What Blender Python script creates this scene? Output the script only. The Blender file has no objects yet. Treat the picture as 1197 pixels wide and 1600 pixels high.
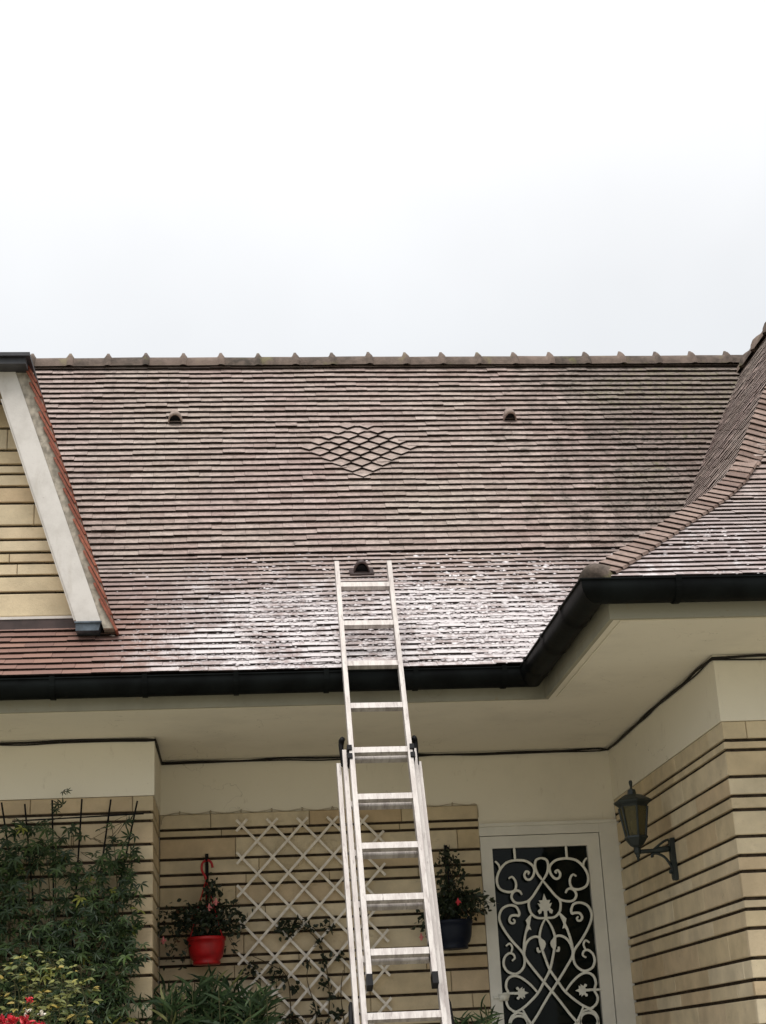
import bpy, math, random
import numpy as np
from mathutils import Matrix, Vector
rnd = random.Random(7); rng = np.random.default_rng(7)
SC = bpy.context.scene; COL = SC.collection
rad = math.radians; pi = math.pi
# ------------------------------------------------------------------ camera
# eye is the world origin; the garden ground lies 1.6 m below it; X along the house front, Y into the house
P_, Y_, R_ = rad(19.976), rad(5.972), rad(-2.852); FPX = 2373.76
fw = np.array([math.sin(Y_)*math.cos(P_), math.cos(Y_)*math.cos(P_), math.sin(P_)])
rt0 = np.array([math.cos(Y_), -math.sin(Y_), 0.0]); up0 = np.cross(rt0, fw)
rt = math.cos(R_)*rt0+math.sin(R_)*up0; up = math.cos(R_)*up0-math.sin(R_)*rt0
cam = bpy.data.cameras.new('camera'); co = bpy.data.objects.new('camera', cam); COL.objects.link(co)
cam.sensor_fit = 'VERTICAL'; cam.sensor_height = 24; cam.sensor_width = 18; cam.lens = 24*FPX/1600
cam.clip_start = .05; cam.clip_end = 2000
co.matrix_world = Matrix([[rt[i], up[i], -fw[i], 0] for i in range(3)]+[[0, 0, 0, 1]])
SC.camera = co
# ------------------------------------------------------------------ sky: thin blue sky under a full overcast layer
SUN_EL, SUN_AZ = rad(60), rad(196)      # azimuth from +Y clockwise: high, behind the photographer
W = bpy.data.worlds.new('World'); SC.world = W; W.use_nodes = True
nt = W.node_tree; nt.nodes.clear()
def wn(t): return nt.nodes.new(t)
sky = wn('ShaderNodeTexSky'); sky.sky_type = 'NISHITA'; sky.sun_disc = False
sky.sun_elevation = SUN_EL; sky.sun_rotation = SUN_AZ; sky.dust_density = 3
bg1 = wn('ShaderNodeBackground'); bg1.inputs['Strength'].default_value = .012
nt.links.new(sky.outputs[0], bg1.inputs[0])
tc = wn('ShaderNodeTexCoord'); sp = wn('ShaderNodeSeparateXYZ'); nt.links.new(tc.outputs['Generated'], sp.inputs[0])
m1 = wn('ShaderNodeMath'); m1.operation = 'MAXIMUM'; nt.links.new(sp.outputs['Z'], m1.inputs[0]); m1.inputs[1].default_value = 0
m2 = wn('ShaderNodeMath'); m2.operation = 'MULTIPLY_ADD'; nt.links.new(m1.outputs[0], m2.inputs[0]); m2.inputs[1].default_value = .667; m2.inputs[2].default_value = .333
nz = wn('ShaderNodeTexNoise'); nz.inputs['Scale'].default_value = 3.0; nz.inputs['Detail'].default_value = 4; nt.links.new(tc.outputs['Generated'], nz.inputs['Vector'])
m3 = wn('ShaderNodeMath'); m3.operation = 'MULTIPLY_ADD'; nt.links.new(nz.outputs['Fac'], m3.inputs[0]); m3.inputs[1].default_value = .34; m3.inputs[2].default_value = .83
m4 = wn('ShaderNodeMath'); m4.operation = 'MULTIPLY'; nt.links.new(m2.outputs[0], m4.inputs[0]); nt.links.new(m3.outputs[0], m4.inputs[1])
cr = wn('ShaderNodeValToRGB'); cr.color_ramp.elements[0].position = .3; cr.color_ramp.elements[0].color = (.94, .975, 1.0, 1)
cr.color_ramp.elements[1].position = .62; cr.color_ramp.elements[1].color = (1.0, .99, .985, 1)
nt.links.new(m1.outputs[0], cr.inputs[0])
bg2 = wn('ShaderNodeBackground'); nt.links.new(cr.outputs[0], bg2.inputs[0])
SKY = 1.06
m5 = wn('ShaderNodeMath'); m5.operation = 'MULTIPLY'; nt.links.new(m4.outputs[0], m5.inputs[0]); m5.inputs[1].default_value = SKY
nt.links.new(m5.outputs[0], bg2.inputs['Strength'])
ad = wn('ShaderNodeAddShader'); nt.links.new(bg1.outputs[0], ad.inputs[0]); nt.links.new(bg2.outputs[0], ad.inputs[1])
wo = wn('ShaderNodeOutputWorld'); nt.links.new(ad.outputs[0], wo.inputs[0])
# ------------------------------------------------------------------ sun through cloud
sl = bpy.data.lights.new('sun', 'SUN'); sl.energy = 1.7; sl.angle = rad(30); sl.color = (1, .965, .92)
so = bpy.data.objects.new('sun', sl); COL.objects.link(so)
sd = Vector((math.sin(SUN_AZ)*math.cos(SUN_EL), math.cos(SUN_AZ)*math.cos(SUN_EL), math.sin(SUN_EL)))
so.rotation_euler = sd.to_track_quat('Z', 'Y').to_euler(); so.location = sd*40
vs = SC.view_settings; vs.view_transform = 'Standard'; vs.look = 'None'; vs.gamma = 1; vs.exposure = .42
try: vs.use_curve_mapping = False
except Exception: pass
SC.render.engine = 'CYCLES'; SC.cycles.max_bounces = 8; SC.cycles.use_denoising = True

def project(p):
    p = np.asarray(p, float); d = p@fw
    return 598.5+FPX*(p@rt)/d, 800-FPX*(p@up)/d, d
# ------------------------------------------------------------------ material helper
class NT:
    def __init__(s, name, rough=.7, spec=.5, metal=0):
        s.m = bpy.data.materials.new(name); s.m.use_nodes = True; s.t = s.m.node_tree
        s.b = s.t.nodes['Principled BSDF']; s.b.inputs['Roughness'].default_value = rough
        s.b.inputs['Specular IOR Level'].default_value = spec; s.b.inputs['Metallic'].default_value = metal
    def n(s, t, **k):
        n = s.t.nodes.new(t)
        for a, v in k.items(): setattr(n, a, v)
        return n
    def l(s, a, b): s.t.links.new(a, b)
    def pos(s):
        if not hasattr(s, '_p'): s._p = s.n('ShaderNodeNewGeometry').outputs['Position']
        return s._p
    def xyz(s):
        if not hasattr(s, '_x'):
            q = s.n('ShaderNodeSeparateXYZ'); s.l(s.pos(), q.inputs[0]); s._x = q.outputs
        return s._x
    def noise(s, scale, detail=4, rough=.55, stretch=None, vec=None):
        v = vec or s.pos()
        if stretch:
            mp = s.n('ShaderNodeMapping'); mp.inputs['Scale'].default_value = stretch; s.l(v, mp.inputs[0]); v = mp.outputs[0]
        q = s.n('ShaderNodeTexNoise'); q.inputs['Scale'].default_value = scale; q.inputs['Detail'].default_value = detail
        q.inputs['Roughness'].default_value = rough; s.l(v, q.inputs['Vector']); return q.outputs['Fac']
    def val(s, x):
        q = s.n('ShaderNodeValue'); q.outputs[0].default_value = x; return q.outputs[0]
    def math(s, op, a, b=None, clamp=False):
        q = s.n('ShaderNodeMath', operation=op, use_clamp=clamp)
        for i, v in enumerate((a, b)):
            if v is None: continue
            if isinstance(v, (int, float)): q.inputs[i].default_value = v
            else: s.l(v, q.inputs[i])
        return q.outputs[0]
    def smooth(s, v, lo, hi, a=0., b=1.):
        q = s.n('ShaderNodeMapRange', interpolation_type='SMOOTHSTEP'); s.l(v, q.inputs[0])
        q.inputs[1].default_value = lo; q.inputs[2].default_value = hi; q.inputs[3].default_value = a; q.inputs[4].default_value = b
        if lo > hi:
            q.inputs[1].default_value = hi; q.inputs[2].default_value = lo; q.inputs[3].default_value = b; q.inputs[4].default_value = a
        return q.outputs[0]
    def mix(s, f, a, b, mode='MIX'):
        q = s.n('ShaderNodeMix', data_type='RGBA', blend_type=mode)
        for i, v in ((0, f), (6, a), (7, b)):
            if isinstance(v, (int, float)): q.inputs[i].default_value = v
            elif isinstance(v, tuple): q.inputs[i].default_value = (*v, 1)
            else: s.l(v, q.inputs[i])
        return q.outputs[2]
    def grey(s, v):
        q = s.n('ShaderNodeCombineColor')
        for i in range(3): s.l(v, q.inputs[i])
        return q.outputs[0]
    def attr(s, name):
        q = s.n('ShaderNodeAttribute', attribute_name=name); return q.outputs['Fac']
    def rand(s): return s.n('ShaderNodeObjectInfo').outputs['Random']
    def color(s, v):
        if isinstance(v, tuple): s.b.inputs['Base Color'].default_value = (*v, 1)
        else: s.l(v, s.b.inputs['Base Color'])
        return s
    def rough(s, v): s.l(v, s.b.inputs['Roughness']); return s
    def bump(s, h, st=.3, dist=.01):
        q = s.n('ShaderNodeBump'); q.inputs['Strength'].default_value = st; q.inputs['Distance'].default_value = dist
        s.l(h, q.inputs['Height']); s.l(q.outputs[0], s.b.inputs['Normal']); return s
def plain(name, col, rough=.6, spec=.5, metal=0, var=.15, scale=20):
    k = NT(name, rough, spec, metal)
    k.color(k.mix(1., tuple(col), k.grey(k.smooth(k.noise(scale), .3, .7, 1-var, 1+var)), 'MULTIPLY'))
    k.bump(k.noise(scale*6, 3), .15, .004); return k.m
MAT = {}
def tile_mat(wing=False):
    k = NT('wing_clay_tile' if wing else 'clay_tile', .75, .45); x = k.xyz(); tone = k.attr('tone')
    base = k.mix(tone, (.295, .225, .195), (.47, .385, .345))
    base = k.mix(k.smooth(k.noise(1.3, 3), .4, .65), base, k.mix(tone, (.315, .25, .21), (.47, .40, .345)))
    base = k.mix(k.math('MULTIPLY', k.smooth(k.noise(1.1, 5, .65), .33, .75), .6), base, k.mix(tone, (.275, .175, .158), (.44, .325, .30)))
    base = k.mix(1., base, k.grey(k.smooth(k.noise(48, 7, .75, (.5, 1, 1)), .28, .72, .55, 1.3)), 'MULTIPLY')
    # grime and lichen: spread over the whole slope, heaviest near the valley
    am = k.smooth(k.math('ADD', x['X'], k.math('MULTIPLY', k.math('SUBTRACT', k.noise(2.4, 6, .7), .5), 1.3)), 1.3, 3.9, .0, 0 if wing else .44)
    gr = k.math('ADD', k.noise(9, 7, .75, (1, .6, .6)), am)
    gm = k.smooth(gr, .54, .76)
    sp = k.smooth(k.noise(38, 5, .75), .44, .6)
    base = k.mix(k.math('MULTIPLY', gm, k.math('MULTIPLY_ADD' if False else 'MAXIMUM', sp, .45)), base, (.062, .055, .042))
    ge = k.math('MULTIPLY', k.smooth(k.math('ADD', k.noise(2.1, 4, .6), k.math('MULTIPLY', am, .5)), .62, .78), k.smooth(k.noise(24, 4), .4, .65))
    base = k.mix(k.math('MULTIPLY', ge, .45), base, (.21, .195, .10))
    bl = k.smooth(k.noise(120, 3, .6), .64, .72)
    base = k.mix(k.math('MULTIPLY', bl, .85), base, (.05, .042, .035))
    # freshly washed red clay, lower left
    nn = k.math('MULTIPLY', k.math('SUBTRACT', k.noise(4, 4), .5), .9)
    rx = k.smooth(k.math('ADD', x['X'], nn), .15, -.95); rz = k.smooth(k.math('ADD', x['Z'], k.math('MULTIPLY', nn, .5)), 3.0, 2.25)
    red = k.math('MULTIPLY', rx, rz)
    base = k.mix(red, base, k.mix(tone, (.15, .062, .038), (.30, .150, .098)))
    # wet, foamed lower slope
    wz = k.smooth(k.math('ADD', x['Z'], k.math('MULTIPLY', nn, 1.1)), 3.20, 2.45)
    wx = k.smooth(x['X'], -.9, -.1)
    wet = k.math('MULTIPLY', wz, k.math('MAXIMUM', wx, .4))
    base = k.mix(k.math('MULTIPLY', wet, .45), base, (.37, .315, .325))
    def spot(cx, cz, rx_, rz_):
        u_ = k.math('DIVIDE', k.math('SUBTRACT', x['X'], cx), rx_); v_ = k.math('DIVIDE', k.math('SUBTRACT', x['Z'], cz), rz_)
        return k.smooth(k.math('ADD', k.math('MULTIPLY', u_, u_), k.math('MULTIPLY', v_, v_)), 1.0, .0)
    dens = .12 if wing else k.math('MAXIMUM', spot(1.50, 2.38, 1.0, .75), k.math('MULTIPLY', spot(.28, 2.28, .95, .70), .8))
    fo = k.noise(16, 9, .74, (1.2, .6, .6)); fb = k.noise(3.4, 5, .6)
    fm = k.smooth(k.math('ADD', k.math('ADD', fo, k.math('MULTIPLY', k.math('SUBTRACT', fb, .5), 1.15)), k.math('MULTIPLY', dens, .22)), .52, .78)
    k.color(k.mix(k.math('MULTIPLY', k.math('MULTIPLY', fm, wx), k.math('MULTIPLY', wz, .82)), base, (.68, .645, .645)))
    k.rough(k.math('SUBTRACT', .80, k.math('MULTIPLY', k.math('MAXIMUM', wz, red), .10)))
    k.bump(k.noise(150, 5, .7), .55, .004); return k.m
def tail_mat():  # near-black tail colour: moss plus painted shade lines between tile courses
    k = NT('shaded_tile_tail', .95, .15)
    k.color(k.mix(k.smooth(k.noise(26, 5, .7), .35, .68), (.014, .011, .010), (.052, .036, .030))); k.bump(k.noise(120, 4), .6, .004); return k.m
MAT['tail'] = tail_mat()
MAT['tile'] = tile_mat(); MAT['wtile'] = tile_mat(True)
def ridge_mat():
    k = NT('ridge_clay', .85, .3)
    b = k.mix(k.smooth(k.noise(14, 6, .7), .35, .65), (.055, .045, .036), (.145, .112, .092))
    b = k.mix(k.math('MULTIPLY', k.smooth(k.noise(6, 4), .56, .7), .75), b, (.17, .16, .07))
    k.color(k.mix(k.rand(), b, k.mix(.5, b, (.30, .22, .18)))); k.bump(k.noise(90, 5, .7), .6, .006); return k.m
MAT['ridge'] = ridge_mat()
def hip_mat():
    k = NT('hip_clay', .7, .45)
    b = k.mix(k.rand(), (.18, .115, .09), (.31, .22, .18))
    b = k.mix(1., b, k.grey(k.smooth(k.noise(40, 6, .7), .25, .75, .6, 1.2)), 'MULTIPLY')
    b = k.mix(k.math('MULTIPLY', k.smooth(k.noise(120, 3), .62, .7), .8), b, (.06, .05, .04))
    k.color(b); k.bump(k.noise(120, 5, .7), .5, .004); return k.m
MAT['hip'] = hip_mat()
def red_mat():
    k = NT('red_clay_edge', .65, .4)
    b = k.mix(k.rand(), (.20, .052, .027), (.33, .105, .06))
    k.color(k.mix(1., b, k.grey(k.smooth(k.noise(60, 5), .3, .7, .7, 1.2)), 'MULTIPLY')); k.bump(k.noise(120, 5), .4, .004); return k.m
MAT['red'] = red_mat()
def brick_mat():
    k = NT('buff_brick', .85, .3); r = k.rand()
    b = k.mix(r, (.61, .495, .32), (.71, .61, .44))
    w = k.n('ShaderNodeTexWhiteNoise', noise_dimensions='1D'); k.l(r, w.inputs['W'])
    b = k.mix(k.smooth(w.outputs['Value'], .55, 1.0, 0, .4), b, (.54, .37, .22))
    b = k.mix(1., b, k.grey(k.smooth(k.noise(5, 5, .6), .25, .75, .80, 1.12)), 'MULTIPLY')
    b = k.mix(k.math('MULTIPLY', k.smooth(k.noise(9, 5, .7, (1, 1, 2.5)), .60, .74), .35), b, (.25, .20, .13))
    b = k.mix(k.math('MULTIPLY', k.smooth(k.noise(160, 2), .70, .76), .5), b, (.2, .15, .1))
    k.color(b); k.bump(k.noise(70, 7, .75), .6, .006); return k.m
MAT['brick'] = brick_mat()
MAT['mortar'] = plain('dark_mortar', (.055, .042, .030), .95, .1, 0, .35, 30)
def plaster_mat(name, c, dirt=.25):
    k = NT(name, .85, .25)
    b = k.mix(k.math('MULTIPLY', k.smooth(k.noise(1.6, 5, .65), .42, .75), dirt), tuple(c), tuple(v*.6 for v in c))
    b = k.mix(k.math('MULTIPLY', k.smooth(k.noise(17, 5, .7, (1, 1, .35)), .60, .76), dirt), b, (.33, .27, .18))
    wv = k.n('ShaderNodeVectorMath', operation='ADD'); nv = k.n('ShaderNodeTexNoise'); nv.inputs['Scale'].default_value = 3; nv.inputs['Detail'].default_value = 6; k.l(k.pos(), nv.inputs['Vector'])
    k.l(k.pos(), wv.inputs[0]); k.l(nv.outputs['Color'], wv.inputs[1])
    vo = k.n('ShaderNodeTexVoronoi', feature='DISTANCE_TO_EDGE'); vo.inputs['Scale'].default_value = 1.1; k.l(wv.outputs[0], vo.inputs['Vector'])
    ck = k.math('MULTIPLY', k.smooth(vo.outputs['Distance'], .0045, .0), k.smooth(k.noise(1.9, 3), .52, .62))
    b = k.mix(k.math('MULTIPLY', ck, .45), b, (.16, .13, .09))
    b = k.mix(k.math('MULTIPLY', k.smooth(k.noise(70, 4, .7), .66, .74), dirt*1.2), b, (.30, .25, .17))
    k.color(b); k.bump(k.noise(180, 4, .6), .25, .003); return k.m
MAT['plaster'] = plaster_mat('cream_plaster', (.82, .77, .65))
MAT['soffit'] = plaster_mat('painted_soffit', (.82, .77, .66), .3)
MAT['fascia'] = plaster_mat('weathered_fascia', (.34, .325, .255), .8)
def board_mat():
    k = NT('white_bargeboard', .6, .35)
    b = k.mix(k.smooth(k.noise(7, 6, .7), .35, .7), (.66, .63, .595), (.56, .53, .495))
    b = k.mix(k.math('MULTIPLY', k.smooth(k.noise(60, 4, .7), .62, .72), .55), b, (.36, .32, .27))
    k.color(k.mix(k.math('MULTIPLY', k.smooth(k.noise(3, 5, .7, (6, 6, 1)), .55, .75), .3), b, (.42, .38, .32))); k.bump(k.noise(90, 4), .2, .003); return k.m
MAT['board'] = board_mat()
MAT['cement'] = plain('verge_mortar', (.37, .335, .28), .95, .1, 0, .35, 25)
MAT['gutter'] = plain('black_gutter', (.0042, .0054, .0054), .5, .08, 0, .5, 6)
MAT['black'] = plain('black_metal', (.006, .006, .007), .6, .2)
MAT['zinc'] = plain('dark_zinc', (.03, .031, .036), .45, .5, 0, .4, 8)
MAT['lead'] = plain('lead_sheet', (.09, .115, .14), .5, .5, .3, .4, 14)
MAT['brownsheet'] = plain('brown_flashing', (.055, .036, .033), .5, .4, 0, .3, 10)
MAT['white'] = plain('door_paint', (.74, .72, .65), .4, .5, 0, .05, 6)
MAT['grille'] = plain('grille_paint', (.80, .79, .71), .5, .4, 0, .08, 20)
MAT['lattice'] = plain('white_lattice', (.80, .74, .66), .55, .4, 0, .12, 30)
def alu_mat():
    k = NT('aluminium', .5, .4, .25)
    st = k.noise(5, 6, .7, (5, 1, 1)); sc = k.noise(22, 5, .7, (2.5, .5, .5))
    b = k.mix(k.smooth(st, .38, .62), (.37, .335, .315), (.58, .545, .515))
    b = k.mix(k.math('MULTIPLY', k.smooth(sc, .54, .68), .75), b, (.25, .215, .205))
    k.color(b); k.rough(k.smooth(st, .3, .7, .36, .6)); k.bump(k.noise(160, 3), .1, .002); return k.m
MAT['alu'] = alu_mat()
def glass_mat():
    k = NT('dark_glass', .04, .16); k.color((.006, .009, .008)); return k.m
MAT['glass'] = glass_mat()
MAT['lantern'] = plain('lantern_paint', (.014, .022, .022), .45, .5, 0, .3, 12)
def lglass():
    k = NT('lantern_glass', .25, .4); k.color((.30, .27, .15)); k.b.inputs['Transmission Weight'].default_value = .75; k.b.inputs['IOR'].default_value = 1.2; return k.m
MAT['lglass'] = lglass()
MAT['bulb'] = plain('frosted_bulb', (.75, .72, .62), .4)
MAT['redpot'] = plain('red_plastic', (.42, .007, .010), .42, .45, 0, .22, 14)
MAT['bluepot'] = plain('navy_plastic', (.0035, .007, .018), .45, .25, 0, .1, 5)
MAT['cable'] = plain('black_cable', (.014, .011, .009), .6, .3)
MAT['cord'] = plain('pale_cord', (.40, .35, .26), .6)
MAT['soil'] = plain('soil', (.03, .02, .014), .95, .1)
MAT['stem'] = plain('brown_stem', (.075, .055, .03), .8, .2)
MAT['gstem'] = plain('green_stem', (.075, .075, .03), .7, .3)
def leaf_mat(name, a, b, c=None, rough=.5, thr=.93):
    k = NT(name, rough, .4); t = k.attr('tone')
    col = k.mix(t, tuple(a), tuple(b))
    if c: col = k.mix(k.smooth(t, thr, thr+.04), col, tuple(c))
    k.color(k.mix(1., col, k.grey(k.smooth(k.noise(30, 3), .3, .7, .8, 1.2)), 'MULTIPLY'))
    return k.m
MAT['vine'] = leaf_mat('vine_leaf', (.016, .034, .013), (.085, .135, .036), (.24, .25, .05))
MAT['straplf'] = leaf_mat('strap_leaf', (.018, .040, .016), (.07, .12, .042), (.20, .21, .08))
MAT['fuchsia'] = leaf_mat('fuchsia_leaf', (.010, .018, .009), (.038, .052, .022), (.12, .06, .035))
MAT['rose'] = leaf_mat('rose_leaf', (.07, .09, .02), (.22, .215, .05), (.36, .27, .06), .5, .82)
MAT['petal'] = leaf_mat('red_petal', (.48, .012, .030), (.70, .07, .085))
MAT['wpetal'] = plain('white_petal', (.75, .70, .60), .6)
MAT['ppetal'] = plain('pink_petal', (.65, .20, .20), .6)
def foam_mat():
    k = NT('foam', .6, .4)
    k.color(k.mix(k.attr('tone'), (.34, .295, .305), (.82, .785, .78))); k.b.inputs['Subsurface Weight'].default_value = 0; return k.m
MAT['foam'] = foam_mat()
def ground_mat():  # unseen ground, made pale to bounce light onto walls and soffit
    k = NT('pale_bounce_ground', .95, .2)
    k.color(k.mix(k.smooth(k.noise(3, 8, .7), .3, .7), (.24, .225, .165), (.34, .32, .25))); k.bump(k.noise(60, 5), .6, .02); return k.m
MAT['ground'] = ground_mat()
MAT['stone'] = plaster_mat('porch_stone', (.36, .33, .28), .5)

# ------------------------------------------------------------------ object helpers
def mesh(name, V, F, mat, smooth=False, tone=None):
    me = bpy.data.meshes.new(name); me.from_pydata([tuple(map(float, v)) for v in V], [], [tuple(map(int, f)) for f in F])
    if mat is not None: me.materials.append(MAT[mat] if isinstance(mat, str) else mat)
    if smooth: me.polygons.foreach_set('use_smooth', [True]*len(me.polygons))
    if tone is not None:
        a = me.attributes.new('tone', 'FLOAT', 'POINT'); a.data.foreach_set('value', np.asarray(tone, np.float32))
    me.update(); return me
def link(name, me, parent=None, mw=None):
    o = bpy.data.objects.new(name, me); COL.objects.link(o)
    if parent is not None:
        o.parent = parent; o.matrix_parent_inverse = Matrix.Translation(parent['_w']).inverted() if '_w' in parent.keys() else Matrix.Identity(4)
    if mw is not None: o.matrix_basis = mw
    return o
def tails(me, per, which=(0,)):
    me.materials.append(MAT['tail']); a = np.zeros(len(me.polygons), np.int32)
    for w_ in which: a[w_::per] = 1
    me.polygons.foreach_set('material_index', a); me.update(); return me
def obj(name, V, F, mat, parent=None, smooth=False, tone=None): return link(name, mesh(name, V, F, mat, smooth, tone), parent)
ROOTS = []
def tag(o, label=None, cat=None, group=None, kind=None):
    if label: o['label'] = label
    if cat: o['category'] = cat
    if group: o['group'] = group
    if kind: o['kind'] = kind
    return o
def thing(name, loc, label, cat, group=None):
    o = bpy.data.objects.new(name, None); COL.objects.link(o); o.location = loc; o['_w'] = loc; o.empty_display_size = .1
    ROOTS.append(o); return tag(o, label, cat, group)
def part_empty(name, parent, loc=(0, 0, 0)): ...
BF = [(0, 3, 2, 1), (4, 5, 6, 7), (0, 1, 5, 4), (1, 2, 6, 5), (2, 3, 7, 6), (3, 0, 4, 7)]
class MB:
    def __init__(s): s.V = []; s.F = []; s.T = []
    def add(s, V, F, tone=.5):
        o = len(s.V); s.V += [tuple(v) for v in V]; s.F += [tuple(i+o for i in f) for f in F]; s.T += [tone]*len(V); return s
    def box(s, x0, x1, y0, y1, z0, z1, tone=.5):
        return s.add([(x0, y0, z0), (x1, y0, z0), (x1, y1, z0), (x0, y1, z0), (x0, y0, z1), (x1, y0, z1), (x1, y1, z1), (x0, y1, z1)], BF, tone)
    def obox(s, c, ax, ay, az, hx, hy, hz, tone=.5):
        c, ax, ay, az = map(np.asarray, (c, ax, ay, az)); V = []
        for k in (-1, 1):
            for i, j in ((-1, -1), (1, -1), (1, 1), (-1, 1)): V.append(c+ax*hx*i+ay*hy*j+az*hz*k)
        return s.add(V, BF, tone)
    def prism(s, poly, y0, y1):        # polygon in XZ (counter-clockwise seen from -Y), extruded along Y
        n = len(poly); V = [(x, y0, z) for x, z in poly]+[(x, y1, z) for x, z in poly]
        return s.add(V, [tuple(range(n)), tuple(range(2*n-1, n-1, -1))]+[(i, i+n, (i+1) % n+n, (i+1) % n) for i in range(n)])
    def tube(s, pts, r, n=6, tone=.5):
        pts = [np.asarray(p, float) for p in pts]; V = []; F = []; m = len(pts)
        rs = r if hasattr(r, '__len__') else [r]*m; pn = None
        for i, p in enumerate(pts):
            d = pts[min(i+1, m-1)]-pts[max(i-1, 0)]; d = d/(np.linalg.norm(d)+1e-9)
            if pn is None:
                a = np.array([0, 0, 1.]) if abs(d[2]) < .9 else np.array([1., 0, 0]); pn = np.cross(d, a)
            pn = pn-d*(pn@d); pn /= np.linalg.norm(pn)+1e-9; q = np.cross(d, pn)
            for j in range(n):
                t = 2*pi*j/n; V.append(p+rs[i]*(math.cos(t)*pn+math.sin(t)*q))
        for i in range(m-1):
            for j in range(n): F.append((i*n+j, i*n+(j+1) % n, (i+1)*n+(j+1) % n, (i+1)*n+j))
        F.append(tuple(range(n-1, -1, -1))); F.append(tuple(range((m-1)*n, m*n)))
        return s.add(V, F, tone)
    def lathe(s, prof, c, n=24, tone=.5, ax=None):
        V = []; F = []; m = len(prof)
        for r, z in prof:
            for j in range(n): t = 2*pi*j/n; V.append((c[0]+r*math.cos(t), c[1]+r*math.sin(t), c[2]+z))
        for i in range(m-1):
            for j in range(n): F.append((i*n+j, i*n+(j+1) % n, (i+1)*n+(j+1) % n, (i+1)*n+j))
        return s.add(V, F, tone)
    def obj(s, name, mat, parent=None, smooth=False): return obj(name, s.V, s.F, mat, parent, smooth, s.T)
def vnoise(x, y, seed=0):
    x = np.asarray(x, float); y = np.asarray(y, float)
    xi = np.floor(x).astype(int); yi = np.floor(y).astype(int); fx = x-xi; fy = y-yi
    fx = fx*fx*(3-2*fx); fy = fy*fy*(3-2*fy)
    def h(a, b):
        n = (a*374761393+b*668265263+seed*982451653) & 0xffffffff
        n = ((n ^ (n >> 13))*1274126177) & 0xffffffff
        return ((n ^ (n >> 16)) & 0xffff)/65535.
    return (h(xi, yi)*(1-fx)+h(xi+1, yi)*fx)*(1-fy)+(h(xi, yi+1)*(1-fx)+h(xi+1, yi+1)*fx)*fy

# ------------------------------------------------------------------ ground
GZ = -1.6
g = obj('ground', [(-900, -900, GZ), (900, -900, GZ), (900, 900, GZ), (-900, 900, GZ)], [(0, 1, 2, 3)], 'ground')
tag(g, 'pale unseen garden ground around the house, bouncing light under the eaves', kind='structure')
mb = MB(); mb.box(-.40, 2.36, 7.95, 9.58, GZ, -.74)
for i in range(4): mb.box(.9, 2.36, 7.95-.30*(i+1), 7.95-.30*i-.002, GZ, -.74-.172*(i+1))
tag(mb.obj('porch_floor', 'stone'), 'stone porch platform with steps below the front door', kind='structure')

# ------------------------------------------------------------------ the house
house = thing('house', (1, 9, GZ), 'buff brick house with steep brown tiled roof, white eaves and black gutters', 'house')
ZS, ZB = 1.86, 1.52                 # soffit height, top of brickwork
YR, YP, YW, XP, XW = 9.60, 8.87, 7.26, -.485, 2.395
FY, FX, FF = 8.08, 1.69, 6.51       # fascia lines: main eave, return, wing eave
JT = [1.52, 1.427, 1.378, 1.246, 1.152, 1.085, .957, .866, .791, .664, .615, .527, .391, .294, .215, .09, -.02]
unit = mesh('brick', [(-.5, 0, -.5), (.5, 0, -.5), (.5, 1, -.5), (-.5, 1, -.5), (-.5, 0, .5), (.5, 0, .5), (.5, 1, .5), (-.5, 1, .5)], BF, 'brick')
def bevel_brick():
    # unit brick with softened arrises: front ring slightly inset
    e = .5; V = []; 
    for y, s in ((0, 0), (.12, 1), (1, 1)):
        ix = .008 if s == 0 else 0; iz = .035 if s == 0 else 0
        V += [(-e+ix, y, -e+iz), (e-ix, y, -e+iz), (e-ix, y, e-iz), (-e+ix, y, e-iz)]
    F = [(0, 1, 2, 3)]
    for k in (0, 4):
        for i in range(4): F.append((k+i, k+4+i, k+4+(i+1) % 4, k+(i+1) % 4))
    F.append((11, 10, 9, 8)); return mesh('brick', V, F, 'brick')
unit = bevel_brick()
def bricks(parent, p0, along, length, into, joints, first=None, jh=.0165, gap=.0032, proud=.0, ends=None, lo=.42, hi=.72):
    """courses of long bricks on one wall face: p0 start of the face, along = unit vector, into = unit vector into the wall"""
    p0 = np.array(p0, float); along = np.array(along, float); into = np.array(into, float)
    for ci in range(len(joints)-1):
        zt, zb = joints[ci]-(jh/2 if ci else 0), joints[ci+1]+jh/2
        L = length(.5*(zt+zb)) if callable(length) else length
        a = 0; k = 0; nxt = rnd.uniform(.12, hi)
        while a < L-.001:
            b = min(L, a+nxt)
            if L-b < .10: b = L
            w = b-a-(gap if b < L else 0)
            c = p0+along*(a+w/2); j = rnd.uniform(-.0018, .0018)
            M = Matrix([[along[0]*w, into[0]*.03, 0, c[0]+into[0]*j], [along[1]*w, into[1]*.03, 0, c[1]+into[1]*j], [0, 0, zt-zb, (zt+zb)/2], [0, 0, 0, 1]])
            link('brick', unit, parent, M)
            a = b; nxt = rnd.uniform(lo, hi); k += 1
# recess wall behind the porch
mb = MB(); mb.box(XP, 1.512, YR+.016, YR+.16, GZ, ZS); mb.box(1.512, XW, YR+.07, YR+.16, GZ, ZS)
wall_r = mb.obj('recess_wall', 'mortar', house)
bricks(wall_r, (XP+.002, YR, 0), (1, 0, 0), 1.510-XP, (0, 1, 0), JT)
mb = MB(); mb.box(XP, 1.512, YR-.006, YR+.015, ZB+.002, ZS-.001); mb.box(1.512, XW, YR-.006, YR+.06, 1.398, ZS-.001); mb.obj('plaster_band', 'plaster', wall_r)
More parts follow.
